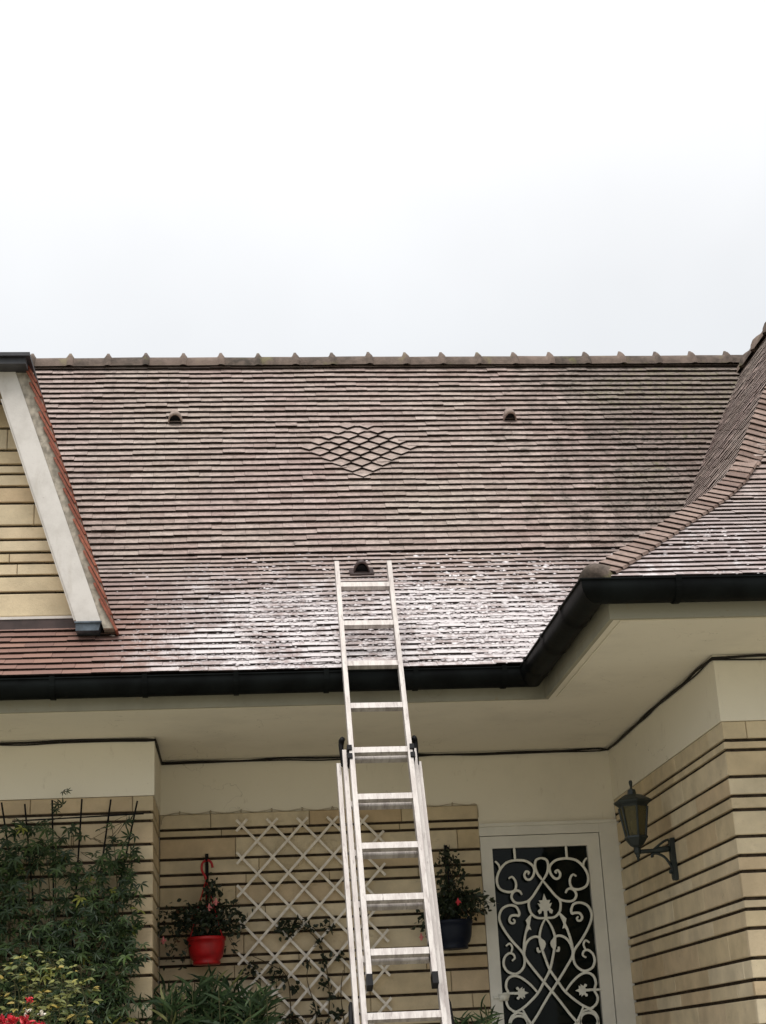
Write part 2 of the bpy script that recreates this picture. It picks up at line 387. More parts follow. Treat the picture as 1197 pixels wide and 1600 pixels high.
# left wall with its return face
mb = MB(); mb.box(-5.5, XP-.016, YP+.016, YR+.15, GZ, ZS)
wall_l = mb.obj('front_wall', 'mortar', house)
bricks(wall_l, (-2.6, YP, 0), (1, 0, 0), XP+2.6, (0, 1, 0), JT)
bricks(wall_l, (XP, YP+.031, 0), (0, 1, 0), YR-YP-.035, (-1, 0, 0), JT)
mb = MB(); mb.box(-5.5, XP+.006, YP-.006, YP+.015, ZB+.002, ZS-.001); mb.box(XP-.015, XP+.006, YP+.0152, YR-.007, ZB+.002, ZS-.001); mb.obj('plaster_band', 'plaster', wall_l)
# wing walls
mb = MB(); mb.box(XW+.016, 6.0, YW+.016, 12.4, GZ, ZS)
wall_w = mb.obj('wing_wall', 'mortar', house)
bricks(wall_w, (XW, YR-.014, 0), (0, -1, 0), YR-YW-.016, (1, 0, 0), JT)
bricks(wall_w, (XW, YW, 0), (1, 0, 0), 1.7, (0, 1, 0), JT)
mb = MB(); mb.box(XW-.006, XW+.015, YW-.006, YR-.007, ZB+.002, ZS-.001); mb.box(XW+.0152, 6.0, YW-.006, YW+.015, ZB+.002, ZS-.001); mb.obj('plaster_band', 'plaster', wall_w)
# back of the house
MB().box(-5.5, 8.0, 12.4, 12.6, GZ, 2.0).obj('back_wall', 'plaster', house)
# soffit, fascia, bead
mb = MB(); mb.box(-5.7, FX+.022, FY+.022, YR+.2, ZS, ZS+.02); mb.box(FX+.022, 6.6, FF+.022, YR+.2, ZS, ZS+.02)
sof = mb.obj('soffit', 'soffit', house)
mb = MB(); mb.box(-5.7, FX-.05, FY+.062, FY+.072, ZS-.006, ZS-.0005)
mb.box(FX+.062, FX+.072, FF+.0725, FY+.0, ZS-.006, ZS-.0005); mb.box(FX+.062, 6.6, FF+.062, FF+.072, ZS-.006, ZS-.0005); mb.obj('bead', 'soffit', sof)
mb = MB(); mb.box(-5.7, FX, FY, FY+.02, ZS-.012, 2.05); mb.box(FX, FX+.02, FF+.0, FY+.02, ZS-.012, 2.05); mb.box(FX+.02, 6.6, FF, FF+.02, ZS-.012, 2.05)
mb.obj('fascia', 'fascia', house)
# gutter: deep half-round, one run with mitred corners
GR, GO, GL = .070, .083, 1.985
def gpath(o): return [(-5.7, FY-o), (FX-o, FY-o), (FX-o, FF-o), (6.6, FF-o)]
def gprof(r, n=32, dz=0): return [(GO-r, GL+.012)]+[(GO-r*math.cos(pi*i/n), GL-.018-r*math.sin(pi*i/n)+dz) for i in range(n+1)]+[(GO+r, GL)]
prof = gprof(GR)+[(GO+GR+.008, GL+.004), (GO+GR+.008, GL+.010), (GO+GR-.004, GL+.010)]+[(o, z) for o, z in reversed(gprof(GR-.004))][1:]
V = []; F = []
for o, z in prof: V += [(x, y, z) for x, y in gpath(o)]
n = len(prof)
for i in range(n):
    for j in range(3):
        a = i*4+j; b = ((i+1) % n)*4+j; F.append((a, a+1, b+1, b))
gut = obj('gutter', V, F, 'gutter', house)
def strap(P, ax, out, w=.028, r=GR+.006, big=False):
    mbs = MB(); pr = [(GO-r*math.cos(pi*i/14), GL-.018-r*math.sin(pi*i/14)) for i in range(1, 15)]+[(GO+r+.006, GL+.016), (GO+r-.012, GL+.018)]
    V = []; F = []
    for o, z in pr:
        for s in (-1, 1): V.append((P[0]+out[0]*o+ax[0]*s*w/2, P[1]+out[1]*o+ax[1]*s*w/2, z))
    for i in range(len(pr)-1): F.append((2*i, 2*i+1, 2*i+3, 2*i+2))
    mbs.add(V, F); return mbs.obj('gutter_bracket', 'gutter', gut)
for x in np.arange(-2.6, 1.5, .482): strap((x+.19, FY), (1, 0), (0, -1))
for y in (7.78, 7.30, 6.82): strap((FX, y), (0, 1), (-1, 0))
for x in (1.98, 2.47, 2.95, 3.43): strap((x, FF), (1, 0), (0, -1))

# ------------------------------------------------------------------ roofs
EZ = 2.0
class Prof:   # bell-cast slope: lower flare, optional sweep, steep upper part; q runs up the slope, d horizontally, h upwards
    def __init__(s, segs):
        s.seg = []; q = d = h = 0.
        for de, a in segs:
            L = (de-d)/math.cos(a); s.seg.append((q, d, h, a)); q += L; h += (de-d)*math.tan(a); d = de
        s.s2 = q; s.s1 = s.seg[-1][0]; s.a = segs[0][1]; s.b = segs[-1][1]; s.k = s.seg[-1][1]; s.hk = s.seg[-1][2]; s.top = d
    def at(s, q):
        g = [t for t in s.seg if t[0] <= q+1e-9] or s.seg[:1]; q0, d0, h0, a = g[-1]; u = q-q0
        return d0+u*math.cos(a), h0+u*math.sin(a), a
    def H(s, d):
        q0, d0, h0, a = [t for t in s.seg if t[1] <= d+1e-9][-1]; return h0+(d-d0)*math.tan(a)
    def inv(s, h):
        g = [t for t in s.seg if t[2] <= h+1e-9] or s.seg[:1]; q0, d0, h0, a = g[-1]; return d0+(h-h0)/math.tan(a)
YE, XE, YF = 7.97, 1.585, 6.42
PM = Prof([(1.30, rad(40)), (2.46, rad(58.6))]); PW = Prof([(.93, rad(37.8)), (1.08, rad(43)), (1.22, rad(50)), (2.375, rad(58.6))])
RIDGE_Y, RIDGE_X = YE+2.46, XE+2.375
TW, TL, TT, TILT, TAIL = .1545, .115, .0110, .212, .029
Zv = np.array([0, 0, 1.])
class Face:
    def __init__(s, E0, A, B, prof, lo, hi, rows, seed): s.E0 = np.array(E0, float); s.A = np.array(A, float); s.B = np.array(B, float); s.p = prof; s.lo = lo; s.hi = hi; s.rows = rows; s.seed = seed
    def frame(s, a, q):
        d, h, p = s.p.at(q); P = s.E0+s.A*a+s.B*d+Zv*h
        return P, s.B*math.cos(p)+Zv*math.sin(p), -s.B*math.sin(p)+Zv*math.cos(p)
def tile_rows(s1, s2, e1, e2):
    n1 = round(s1/e1); n2 = round((s2-s1)/e2)
    return [s1*i/n1 for i in range(n1)]+[s1+(s2-s1)*i/n2 for i in range(n2)]
rowsM = tile_rows(PM.s1, PM.s2, .0712, .0636); rowsW = tile_rows(PW.s1, PW.s2, .060, .050)
fm = Face((0, YE, EZ), (1, 0, 0), (0, 1, 0), PM, lambda d, h: -3.4, lambda d, h: XE+PW.inv(h)+.12, rowsM, 1)
fwf = Face((0, YF, EZ), (1, 0, 0), (0, 1, 0), PW, lambda d, h: XE+d+(.10 if d < .02 else .02), lambda d, h: min(5.2, 2*RIDGE_X-XE-d), rowsW, 2)
fwl = Face((XE, 0, EZ), (0, -1, 0), (1, 0, 0), PW, lambda d, h: -(YE+PM.inv(min(h, 2.98))+.12), lambda d, h: -(YF+d+.06), rowsW, 3)
DIA = (.875, 2.79)          # diamond panel: centre x on the main slope
def dia_in(x, q): return abs(x-.88)/.50+abs(q-PM.s1-1.14)/.36 < .68
def gen(face):
    out = []
    for ri, q in enumerate(face.rows):
        d, h, p = face.p.at(q); lo, hi = face.lo(d, h), face.hi(d, h)
        off = (.5 if ri % 2 else 0)*TW+rnd.uniform(-.012, .012); a = lo-off
        while a < hi-.01:
            a0, a1 = max(a, lo), min(a+TW, hi); a += TW
            if a1-a0 < .012: continue
            m = (a0+a1)/2
            wv = (vnoise(m*1.1, ri*.22, face.seed)-.5)*.014+(vnoise(m*3.7, ri*.5, face.seed+9)-.5)*.006
            qj = q+wv+rnd.gauss(0, .0012); qj = max(qj, face.p.s1+1e-5) if q >= face.p.s1-1e-6 else min(qj, face.p.s1-1e-5)
            out.append((ri, qj, a0+.0008, a1-.0008, rnd.gauss(0, .004), abs(rnd.gauss(0, .0022)), min(1, max(0, rnd.gauss(.5, .19))), (a1-a0) > TW-.004))
    return out
NV = 8; TONES = [(i+.5)/NV for i in range(NV)]
def tile_verts(w, L=TL, steep=False):
    TILT_, TAIL_, TT_ = (.16, .027, .0100) if steep == 2 else (.325, .040, .0135) if steep else (TILT, TAIL, TT)
    # local: x across, y up the slope from the tail, z off the slope; tilted so the tail rides on the course below
    V = []
    for y, lift in ((0, TAIL_), (.012, TAIL_-.012*TILT_+.0006), (L, TAIL_-L*TILT_)):
        e = -.0022 if y == 0 else 0
        V += [(-w/2, y, lift-TT_), (w/2, y, lift-TT_), (w/2, y, lift+e), (-w/2, y, lift+e)]
    F = [(0, 1, 2, 3)]
    for k in (0, 4):
        for i in range(4): F.append((k+i, k+4+i, k+4+(i+1) % 4, k+(i+1) % 4))
    return np.array(V), F
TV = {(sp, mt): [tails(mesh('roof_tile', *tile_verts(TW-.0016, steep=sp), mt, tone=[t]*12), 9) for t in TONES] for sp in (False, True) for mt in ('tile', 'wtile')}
# decks under the tiles
def deck(face, name, mat='mortar', parent=house):
    qs = [t[0]+1e-9 for t in face.p.seg]+[face.p.s2]; V = []
    for q in qs:
        d, h, p = face.p.at(q); P, u, nn = face.frame(face.lo(d, h), q); V.append(P-nn*.022)
        P, u, nn = face.frame(face.hi(d, h), q); V.append(P-nn*.022)
    return obj(name, V, [(2*i, 2*i+1, 2*i+3, 2*i+2) for i in range(len(qs)-1)], mat, parent)
def xline(z): return .096-.3178*z      # plane of the dormer's steep side: x at height z
roof_m = deck(fm, 'main_roof'); roof_w = deck(fwf, 'wing_roof')
V = []
QW = [t[0]+1e-9 for t in PW.seg]+[PW.s2]
for q in QW:
    d, h, p = PW.at(q); V += [(XE+d+.02*math.sin(p), -fwl.lo(d, h), EZ+h-.022*math.cos(p)), (XE+d+.02*math.sin(p), -fwl.hi(d, h), EZ+h-.022*math.cos(p))]
obj('wing_deck', V, [(2*i, 2*i+1, 2*i+3, 2*i+2) for i in range(len(QW)-1)], 'mortar', roof_w)
# far slopes close the roof volumes
zr = EZ+PM.H(2.46); zw = EZ+PW.H(2.375)
obj('rear_slope', [(-5.7, RIDGE_Y, zr-.03), (8, RIDGE_Y, zr-.03), (8, 13.0, 2.0), (-5.7, 13.0, 2.0)], [(0, 1, 2, 3)], 'mortar', roof_m)
obj('far_slope', [(RIDGE_X, YF+2.375, zw-.03), (RIDGE_X, RIDGE_Y+.5, zw-.03), (6.4, RIDGE_Y+.5, 2.0), (6.4, YF, 2.0)], [(0, 1, 2, 3)], 'mortar', roof_w)
cand = []; stuff = {id(fm): MB(), id(fwf): MB(), id(fwl): MB()}
for face in (fm, fwf, fwl):
    for t in gen(face):
        ri, q, a0, a1, rot, lift, tone, full = t
        if face is fm and dia_in((a0+a1)/2, q+.03): continue
        P, u, nn = face.frame((a0+a1)/2, q); px, py, dd = project(P+u*.03)
        if face is fm and P[0] < -1.25 and P[2] > 3.6 and P[0]+.1 < xline(P[2])-.5: continue
        area = -1
        if full and 4 < px < 1190 and py > 0:
            pa = np.array(project(P)[:2]); pb = np.array(project(P+u*.066)[:2]); area = abs(pb[1]-pa[1])*TW*FPX/dd
            if face is fm:
                hx = 905+(905-py)*1.28
                if px > min(hx, 1075 if py < 790 else hx)-14 or px < 60+(py-575)*.33+12 and py < 985: area = -1
            if face is fwl: area = -1
        cand.append((area, face, t))
cand.sort(key=lambda c: -c[0])
for i, (area, face, t) in enumerate(cand):
    ri, q, a0, a1, rot, lift, tone, full = t
    P, u, nn = face.frame((a0+a1)/2, q); x = np.cross(u, nn)
    c, s = math.cos(rot), math.sin(rot); x2 = x*c+u*s; u2 = u*c-x*s
    P = P+nn*lift
    if i < 300 and area > 0:
        M = Matrix([[x2[k], u2[k], nn[k], P[k]] for k in range(3)]+[[0, 0, 0, 1]])
        link('roof_tile', TV[q > face.p.s1, 'tile' if face is fm else 'wtile'][min(NV-1, int(tone*NV))], roof_m if face is fm else roof_w, M)
    else:
        V, F = tile_verts(a1-a0, steep=2 if face is fwl else q > face.p.s1); W_ = P+V[:, :1]*x2+V[:, 1:2]*u2+V[:, 2:]*nn
        stuff[id(face)].add(W_, F, tone)
for f_, nm, par in ((fm, 'tile_courses', roof_m), (fwf, 'tile_courses', roof_w), (fwl, 'tile_courses', roof_w)):
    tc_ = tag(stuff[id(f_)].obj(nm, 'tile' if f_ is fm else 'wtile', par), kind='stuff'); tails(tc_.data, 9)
# diamond-laid tiles
dw, dh = .142, .1275
def dia_mesh(tone):
    V = []
    for z0, e in ((-TT, 0), (0, -.001)):
        for x, y in ((0, 0), (dw/2*.985, dh/2), (0, dh), (-dw/2*.985, dh/2)): V.append((x, y, 0.053+z0*1.4+e-y*.27))
    return mesh('diamond_tile', V, [(3, 2, 1, 0), (4, 5, 6, 7)]+[(i, (i+1) % 4, (i+1) % 4+4, i+4) for i in range(4)], 'tile', tone=[tone]*8)
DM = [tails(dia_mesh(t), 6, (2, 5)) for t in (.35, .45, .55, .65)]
for k, cnt in enumerate((1, 2, 3, 4, 5, 6, 5, 4, 3, 2)):
    q = PM.s1+1.13-.30+k*dh/2-.055
    for j in range(cnt):
        X = .885+(j-(cnt-1)/2)*dw
        P, u, nn = fm.frame(X, q); x = np.cross(u, nn); P = P+nn*rnd.uniform(0, .002)
        link('diamond_tile', rnd.choice(DM), roof_m, Matrix([[x[i], u[i], nn[i], P[i]] for i in range(3)]+[[0, 0, 0, 1]]))
# ridge tiles with pointed collars
def ridge_mesh():
    rings = [(-.005, 1, 1), (.232, 1, 1), (.240, 1.06, 1.08), (.252, 1.18, 1.30), (.268, 1.18, 1.30), (.284, 1.05, 1.1), (.290, 1, 1)]
    base = [(-.088, -.052), (-.082, -.02), (-.066, .012), (-.040, .036), (-.014, .048), (0, .0505), (.014, .048), (.040, .036), (.066, .012), (.082, -.02), (.088, -.052)]
    V = []; F = []; n = len(base)
    for x, sy, sz in rings:
        for i, (y, z) in enumerate(base):
            pk = .010 if (i == 5 and sz > 1.2) else (-.004 if (sz > 1.2 and i in (3, 7)) else 0)
            V.append((x, y*sy, (z+.052)*sz-.052+pk))
    for r in range(len(rings)-1):
        for i in range(n-1): F.append((r*n+i, r*n+i+1, (r+1)*n+i+1, (r+1)*n+i))
    F.append(tuple(range(n-1, -1, -1))); F.append(tuple(range((len(rings)-1)*n, len(rings)*n)))
    return mesh('ridge_tile', V, F, 'ridge', True)
RM = ridge_mesh()
for k in range(-4, 21):
    X = -1.199+.2795*k-.26
    link('ridge_tile', RM, roof_m, Matrix.Translation((X, RIDGE_Y, zr+.028+rnd.uniform(-.004, .004)))@Matrix.Rotation(rnd.uniform(-.012, .012), 4, 'Y'))
for k in range(8):
    Yk = YF+2.375+.05+.2795*k
    link('ridge_tile', RM, roof_w, Matrix.Translation((RIDGE_X, Yk, zw+.012))@Matrix.Rotation(pi/2, 4, 'Z')@Matrix.Rotation(rnd.uniform(-.012, .012), 4, 'Y'))
# bonnet tiles along the hip, one to each course
def bonnet_mesh(ang, z0, z1):
    t = math.tan(ang); base = [(-.012, -.085), (-.009, -.045), (-.006, -.012), (0, 0), (.016, -.015*t), (.055, -.055*t), (.104, -.104*t)]; V = []; F = []; n = len(base)
    for y, sx, z in ((0, 1, z0-.002), (.004, 1, z0), (.16, .84, z1)):
        for bx, bz in base: V.append((bx*sx, y, bz*sx+z))
    for k in (0, 1):
        for i in range(n-1): F.append((k*n+i, k*n+i+1, (k+1)*n+i+1, (k+1)*n+i))
    o = len(V); V += [(x, .003, z-.012) for x, y, z in V[:n]]; V += [(x, y, z-.012) for x, y, z in V[2*n:3*n]]
    for i in range(n-1): F.append((o+i, o+i+1, i+1, i)); F.append((o+n+i, o+n+i+1, o+i+1, o+i))
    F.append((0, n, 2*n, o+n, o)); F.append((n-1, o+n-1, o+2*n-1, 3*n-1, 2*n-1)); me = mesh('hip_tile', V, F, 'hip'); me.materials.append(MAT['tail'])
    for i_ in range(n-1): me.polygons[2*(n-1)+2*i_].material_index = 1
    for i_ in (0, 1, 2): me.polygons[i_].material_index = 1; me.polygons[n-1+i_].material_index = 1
    return me
BMS = {sp: bonnet_mesh(math.atan2(math.sin(pp)/2**.5, math.sqrt(1-math.sin(pp)**2/2)), z0, z1) for sp, pp, z0, z1 in ((False, PW.a, .032, .007), (True, PW.b, .038, -.006))}
for ri, q in enumerate(rowsW):
    d, h, p = PW.at(q)
    if ri == 0: continue
    t = math.tan(p); u = np.array([1, 1, t]); u /= np.linalg.norm(u); x = np.array([1, -1, 0.])/math.sqrt(2); nn = np.cross(x, u)
    for sgn in (1, -1):
        if sgn < 0 and ri % 1: continue
        P = np.array([XE+d, YF+d, EZ+h])+nn*(.020+rnd.uniform(-.002, .003)); xx, uu, n2 = x.copy(), u.copy(), nn.copy()
        if sgn < 0:
            P[0] = 2*RIDGE_X-P[0]; uu = np.array([-u[0], u[1], u[2]]); xx = np.array([1, 1, 0.])/math.sqrt(2); n2 = np.cross(xx, uu)
            if project(P)[0] > 1300: continue
        a = rnd.gauss(0, .02); xa = xx*math.cos(a)+uu*math.sin(a); ua = uu*math.cos(a)-xx*math.sin(a)
        link('hip_tile', BMS[q >= PW.s1-1e-6], roof_w, Matrix([[xa[i], ua[i], n2[i], P[i]] for i in range(3)]+[[0, 0, 0, 1]]))
mb = MB(); V = []; F = []; n = 13; u = np.array([1, 1, math.tan(PW.a)]); u /= np.linalg.norm(u); x = np.array([1, -1, 0.])/math.sqrt(2); nn = np.cross(x, u); P0 = np.array([XE, YF, EZ])+nn*.02-u*.035
for y, r, hgt in ((.066, .066, .80), (.072, .082, .95), (.11, .088, 1.0), (.20, .07, .7)):
    for i in range(n):
        t = pi*(i/(n-1)); V.append(P0+x*(-r*math.cos(t))+u*y+nn*(-.045+r*math.sin(t)*hgt))
for k in range(3):
    for i in range(n-1): F.append((k*n+i, k*n+i+1, (k+1)*n+i+1, (k+1)*n+i))
F.append(tuple(range(n-1, -1, -1))); mb.add(V, F); mb.obj('hip_end_cap', 'ridge', roof_w, True)
# roof vents
def vent(X, q, r, L, mat, flange=False):
    P, u, nn = fm.frame(X, q); x = np.cross(u, nn); m = MB(); V = []; F = []; n = 13
    for y, rr, z in ((0, r, .026), (.05, r*.96, .022), (L, r*.25, .0)):
        for i in range(n):
            t = pi*i/(n-1); V.append(P-x*rr*math.cos(t)+u*y+nn*(z+rr*1.7*math.sin(t)))
    for i in range(n):
        t = pi*i/(n-1); V.append(P-x*(r-.009)*math.cos(t)+nn*(.026+(r-.008)*1.7*math.sin(t)))
    for i in range(n):
        t = pi*i/(n-1); V.append(P-x*(r-.009)*math.cos(t)+u*.06+nn*(.022+(r-.008)*1.7*math.sin(t)))
    for k in (0, 1):
        for i in range(n-1): F.append((k*n+i, k*n+i+1, (k+1)*n+i+1, (k+1)*n+i))
    for i in range(n-1): F.append((3*n+i, 3*n+i+1, i+1, i)); F.append((4*n+i, 4*n+i+1, 3*n+i+1, 3*n+i))
    m.add(V, F, .2)
    if flange: m.obox(P+u*.03+nn*.034, x, u, nn, r*1.45, .05, .006, .2)
    o = m.obj('roof_vent', mat, roof_m, True)
    b = MB(); V = [P-x*(r-.01)*math.cos(pi*i/12)+u*.022+nn*(.012+(r-.010)*1.68*math.sin(pi*i/12)) for i in range(13)]; b.add(V, [tuple(range(13))])
    b.obj('vent_shade', 'black', o) if False else b.obj('vent_shade', 'black', roof_m)  # black sheet inside the hood stands in for the shade of its opening
def qat(z): return PM.s1+(z-EZ-PM.hk)/math.sin(PM.b)
vent(-.405, qat(4.335), .052, .17, 'tile'); vent(2.005, qat(4.33), .050, .17, 'tile')
vent(.785, 1.31, .052, .16, 'brownsheet', True)
# foam left by the roof cleaning
def foam():
    N = 52000; X = rng.uniform(-.9, 2.75, N); q = rng.uniform(.0, PM.s1*1.0, N); d = q*math.cos(PM.a)
    D = .95*np.exp(-((X-1.5)/.55)**2-((d-.45)/.42)**2)+.62*np.exp(-((X-.30)/.50)**2-((d-.35)/.45)**2)
    D += .34*np.clip((X+.75)/.9, 0, 1)*np.clip((1.36-d)/.75, 0, 1)
    cl = vnoise(X*5, q*9, 5)*.6+vnoise(X*14, q*30, 6)*.4
    keep = (rng.random(N) < D*np.clip((cl-.28)*3.0, 0, 1.3)) & (X < XE+d-.05)
    X, q = X[keep], q[keep]; rows = np.array(rowsM)
    ico = []; t = (1+5**.5)/2
    for a, b, c in ((-1, t, 0), (1, t, 0), (-1, -t, 0), (1, -t, 0), (0, -1, t), (0, 1, t), (0, -1, -t), (0, 1, -t), (t, 0, -1), (t, 0, 1), (-t, 0, -1), (-t, 0, 1)): ico.append((a, b, c))
    ico = np.array(ico)/np.linalg.norm(ico[0])
    IF = np.array([(0, 11, 5), (0, 5, 1), (0, 1, 7), (0, 7, 10), (0, 10, 11), (1, 5, 9), (5, 11, 4), (11, 10, 2), (10, 7, 6), (7, 1, 8), (3, 9, 4), (3, 4, 2), (3, 2, 6), (3, 6, 8), (3, 8, 9), (4, 9, 5), (2, 4, 11), (6, 2, 10), (8, 6, 7), (9, 8, 1)])
    V = []; F = []; TN = []; k = 0
    for x_, q_ in zip(X, q):
        edge = rnd.random() < .66
        r0 = rows[min(len(rows)-1, int(np.searchsorted(rows, q_)))]
        if edge: q_ = r0-.004
        base = rows[max(0, np.searchsorted(rows, q_+.002)-1)]
        P, u, nn = fm.frame(x_, q_); nh = TAIL-(q_-base)*TILT
        if edge: nh = TAIL-.008-rnd.random()*.008
        r = rnd.uniform(.0018, .0056)*(1.2 if x_ > 1.0 else 1); sx = rnd.uniform(1, 2.3); sy = rnd.uniform(.7, 1.4); sz = rnd.uniform(.5, .9); tn = rnd.uniform(.1, .62)+(.2 if x_ > 1.0 else 0)
        if rnd.random() < .16 and .0 < x_ < 2.0 and not (.60 < x_ < .98 and q_ > 1.0): r *= 1.75; sy *= 1.7; sz *= .55; nh = TAIL-.005
        TN += [min(1, tn)]*12
        xx = np.cross(u, nn); jv = ico*(1+.30*rng.standard_normal((12, 1)))
        V.append(P+nn*nh+jv[:, :1]*xx*r*sx+jv[:, 1:2]*u*r*sy+jv[:, 2:]*nn*r*sz); F.append(IF+12*k); k += 1
    N2 = 1100
    for i in range(N2):
        ri = rnd.randrange(0, 14); q_ = rowsW[ri]; d_ = PW.at(q_)[0]; x_ = rnd.uniform(XE+d_+.1, 3.2)
        if vnoise(x_*5, ri*.6, 8) < .42+.015*ri: continue
        P, u, nn = fwf.frame(x_, q_+rnd.uniform(-.004, .03)); r = rnd.uniform(.0022, .0055); xx = np.cross(u, nn); jv = ico*(1+.2*rng.standard_normal((12, 1)))
        V.append(P+nn*(TAIL-.004)+jv[:, :1]*xx*r*2.5+jv[:, 1:2]*u*r+jv[:, 2:]*nn*r*.7); F.append(IF+12*k); k += 1; TN += [rnd.uniform(.3, .8)]*12
    o = obj('cleaning_foam', np.concatenate(V), np.concatenate(F), 'foam', None, True, TN)
    tag(o, 'white frothy residue of cleaning foam spread over the lower roof courses', 'foam', kind='stuff')
foam()

# ------------------------------------------------------------------ dormer with steep tiled sides
DY, DB = 8.43, 8.235       # brick face, bargeboard face
XC = -2.35                 # dormer axis
def lx(z, p, q): return p[0]+(q[0]-p[0])*(z-p[1])/(q[1]-p[1])
bp, bq = (-1.346, 3.579), (-.919, 2.479)
mb = MB(); mb.prism([(2*XC+.93, 2.40), (-.93, 2.40), (-1.50, 3.90), (2*XC+1.50, 3.90)], DY+.016, 9.6)
dorm = mb.obj('dormer', 'mortar', house)
DJ = [3.92]; z = 3.80
for hh in (.09, .13, .112, .0745, .046, .063, .082, .112, .067, .062, .051, .061, .080, .118):
    DJ.append(DJ[-1]-hh*(3.92-2.475)/1.148)
bricks(dorm, (-2.6, DY, 0), (1, 0, 0), lambda zz: lx(zz, bp, bq)+.13+2.6, (0, 1, 0), DJ)
def slant(pl, ql, pr, qr, z0, z1): return [(lx(z0, pl, ql), z0), (lx(z0, pr, qr), z0), (lx(z1, pr, qr), z1), (lx(z1, pl, ql), z1)]
L0, L1, R0, R1 = (-1.331, 3.745), (-.877, 2.386), (-1.270, 3.94), (-.742, 2.383)
MB().prism(slant(L0, L1, R0, R1, 2.385, 3.917), DB, DB+.03).obj('bargeboard', 'board', dorm)
MB().prism([(2*XC-x_, z_) for x_, z_ in reversed(slant(L0, L1, R0, R1, 2.385, 3.917))], DB, DB+.03).obj('bargeboard', 'board', dorm)
def sh(p, d): return (p[0]+d, p[1])
MB().prism(slant(sh(L0, .002), sh(L1, .002), sh(L0, .03), sh(L1, .03), 2.40, 3.917), DB+.031, DY-.001).obj('eave_lining', 'board', dorm)
mb = MB(); mb.prism(slant(sh(L0, -.012), sh(L1, -.012), sh(L0, .001), sh(L1, .001), 2.40, 3.75), DB+.012, DB+.04); mb.obj('bead', 'board', dorm)
MB().prism(slant(sh(R0, .001), sh(R1, .001), (xline(3.94)-.012, 3.94), (xline(2.345)-.012, 2.345), 2.35, 3.917), DB+.012, DB+.30).obj('verge_mortar', 'cement', dorm)
mb = MB(); mb.box(2*XC+1.36, -1.37, DB+.004, DB+.03, 3.72, 3.917); mb.obj('fascia_board', 'board', dorm)
mb = MB(); mb.box(-1.47, -1.30, DB+.0015, DB+.02, 3.83, 3.915); mb.obj('fascia_board', 'board', dorm)
mb = MB(); mb.box(2*XC+1.165, -1.165, 8.10, 10.75, 3.958, 3.980); mb.box(2*XC+1.19, -1.19, 8.125, 10.7, 3.918, 3.957); mb.obj('flat_roof', 'zinc', dorm)
# side slope: stuff field behind, red verge tiles in front
u = np.array([-.3178, 0, 1.]); u /= np.linalg.norm(u); A = np.array([0, 1., 0]); nn = np.array([u[2], 0, -u[0]])
vm = MB(); Lv = .205
V = []
for y, lift in ((0, .030), (Lv, .030-Lv*.175)):
    for x_ in (0, .16):
        for dz in (-.0135, 0): V.append((x_, y, lift+dz))
VM = mesh('verge_tile', V, [(0, 1, 3, 2), (4, 6, 7, 5), (0, 4, 5, 1), (2, 3, 7, 6), (1, 5, 7, 3), (0, 2, 6, 4)], 'red')
side = MB(); slen = (3.95-2.335)/u[2]; nr = 17
for i in range(nr):
    q = slen*i/nr; P = np.array([xline(2.335), 8.225, 2.335])+u*q-nn*.034
    M = Matrix([[A[k], u[k], nn[k], P[k]+rnd.uniform(-.002, .002)] for k in range(3)]+[[0, 0, 0, 1]])
    link('verge_tile', VM, dorm, M)
    zc = P[2]; yend = YE+PM.inv(max(.05, zc-EZ))+.25; y = 8.225+.16
    while y < yend:
        P2 = P.copy(); P2[1] = y; W_ = [P2+A*v[0]*.98+u*v[1]+nn*v[2] for v in V]
        side.add(W_, [(0, 1, 3, 2), (4, 6, 7, 5), (0, 4, 5, 1), (2, 3, 7, 6), (1, 5, 7, 3), (0, 2, 6, 4)], rnd.random()); y += .16
tag(side.obj('side_tiles', 'tile', dorm), kind='stuff')
MB().prism([(-.72, 2.36), (xline(2.36)-.03, 2.36), (xline(3.95)-.03, 3.95), (-1.35, 3.95)], DB+.31, 10.5).obj('side_deck', 'mortar', dorm)
MB().prism([(2*XC+1.35, 3.95), (2*XC-xline(3.95)+.03, 3.95), (2*XC-xline(2.36)+.03, 2.36), (2*XC+.72, 2.36)], DB+.31, 10.5).obj('side_deck', 'tile', dorm)
# base: white drip, brown flashing, lead foot
mb = MB(); mb.box(-2.6, -.905, DY-.035, DY+.02, 2.455, 2.470); mb.obj('sill', 'board', dorm)
mb = MB(); mb.box(-2.6, -.895, DY-.03, DY+.02, 2.385, 2.454); mb.obj('flashing', 'brownsheet', dorm)
mb = MB(); mb.prism([(-.880, 2.335), (-.755, 2.335), (-.742, 2.386), (-.882, 2.386)], DB-.002, DB+.12); mb.prism([(-.887, 2.378), (-.737, 2.378), (-.737, 2.3865), (-.887, 2.3865)], DB-.012, DB-.003); mb.obj('lead_foot', 'lead', dorm)

# ------------------------------------------------------------------ front door
DX0, DX1, DZ0, DZ1 = 1.512, 2.275, -.735, 1.319
fr = MB(); fr.box(DX1+.004, XW+.015, YR-.012, YR+.06, DZ0, 1.396); fr.box(DX0-.002, DX1+.0035, YR-.012, YR+.06, DZ1+.004, 1.396)
fr.box(DX0-.002, XW-.002, YR-.030, YR-.0121, 1.378, 1.3975)
door = fr.obj('front_door', 'white', house)
lf = MB(); gx0, gx1, gz1, gz0 = 1.587, 2.195, 1.245, -.45
lf.box(DX0+.002, gx0, YR-.004, YR+.05, DZ0, DZ1); lf.box(gx1, DX1-.001, YR-.004, YR+.05, DZ0, DZ1); lf.box(gx0, gx1, YR-.004, YR+.05, gz1, DZ1); lf.box(gx0, gx1, YR-.004, YR+.05, DZ0, gz0)
lf.obj('door_leaf', 'white', door)
MB().box(gx0-.01, gx1+.01, YR+.028, YR+.036, gz0-.01, gz1+.01).obj('pane', 'glass', door)
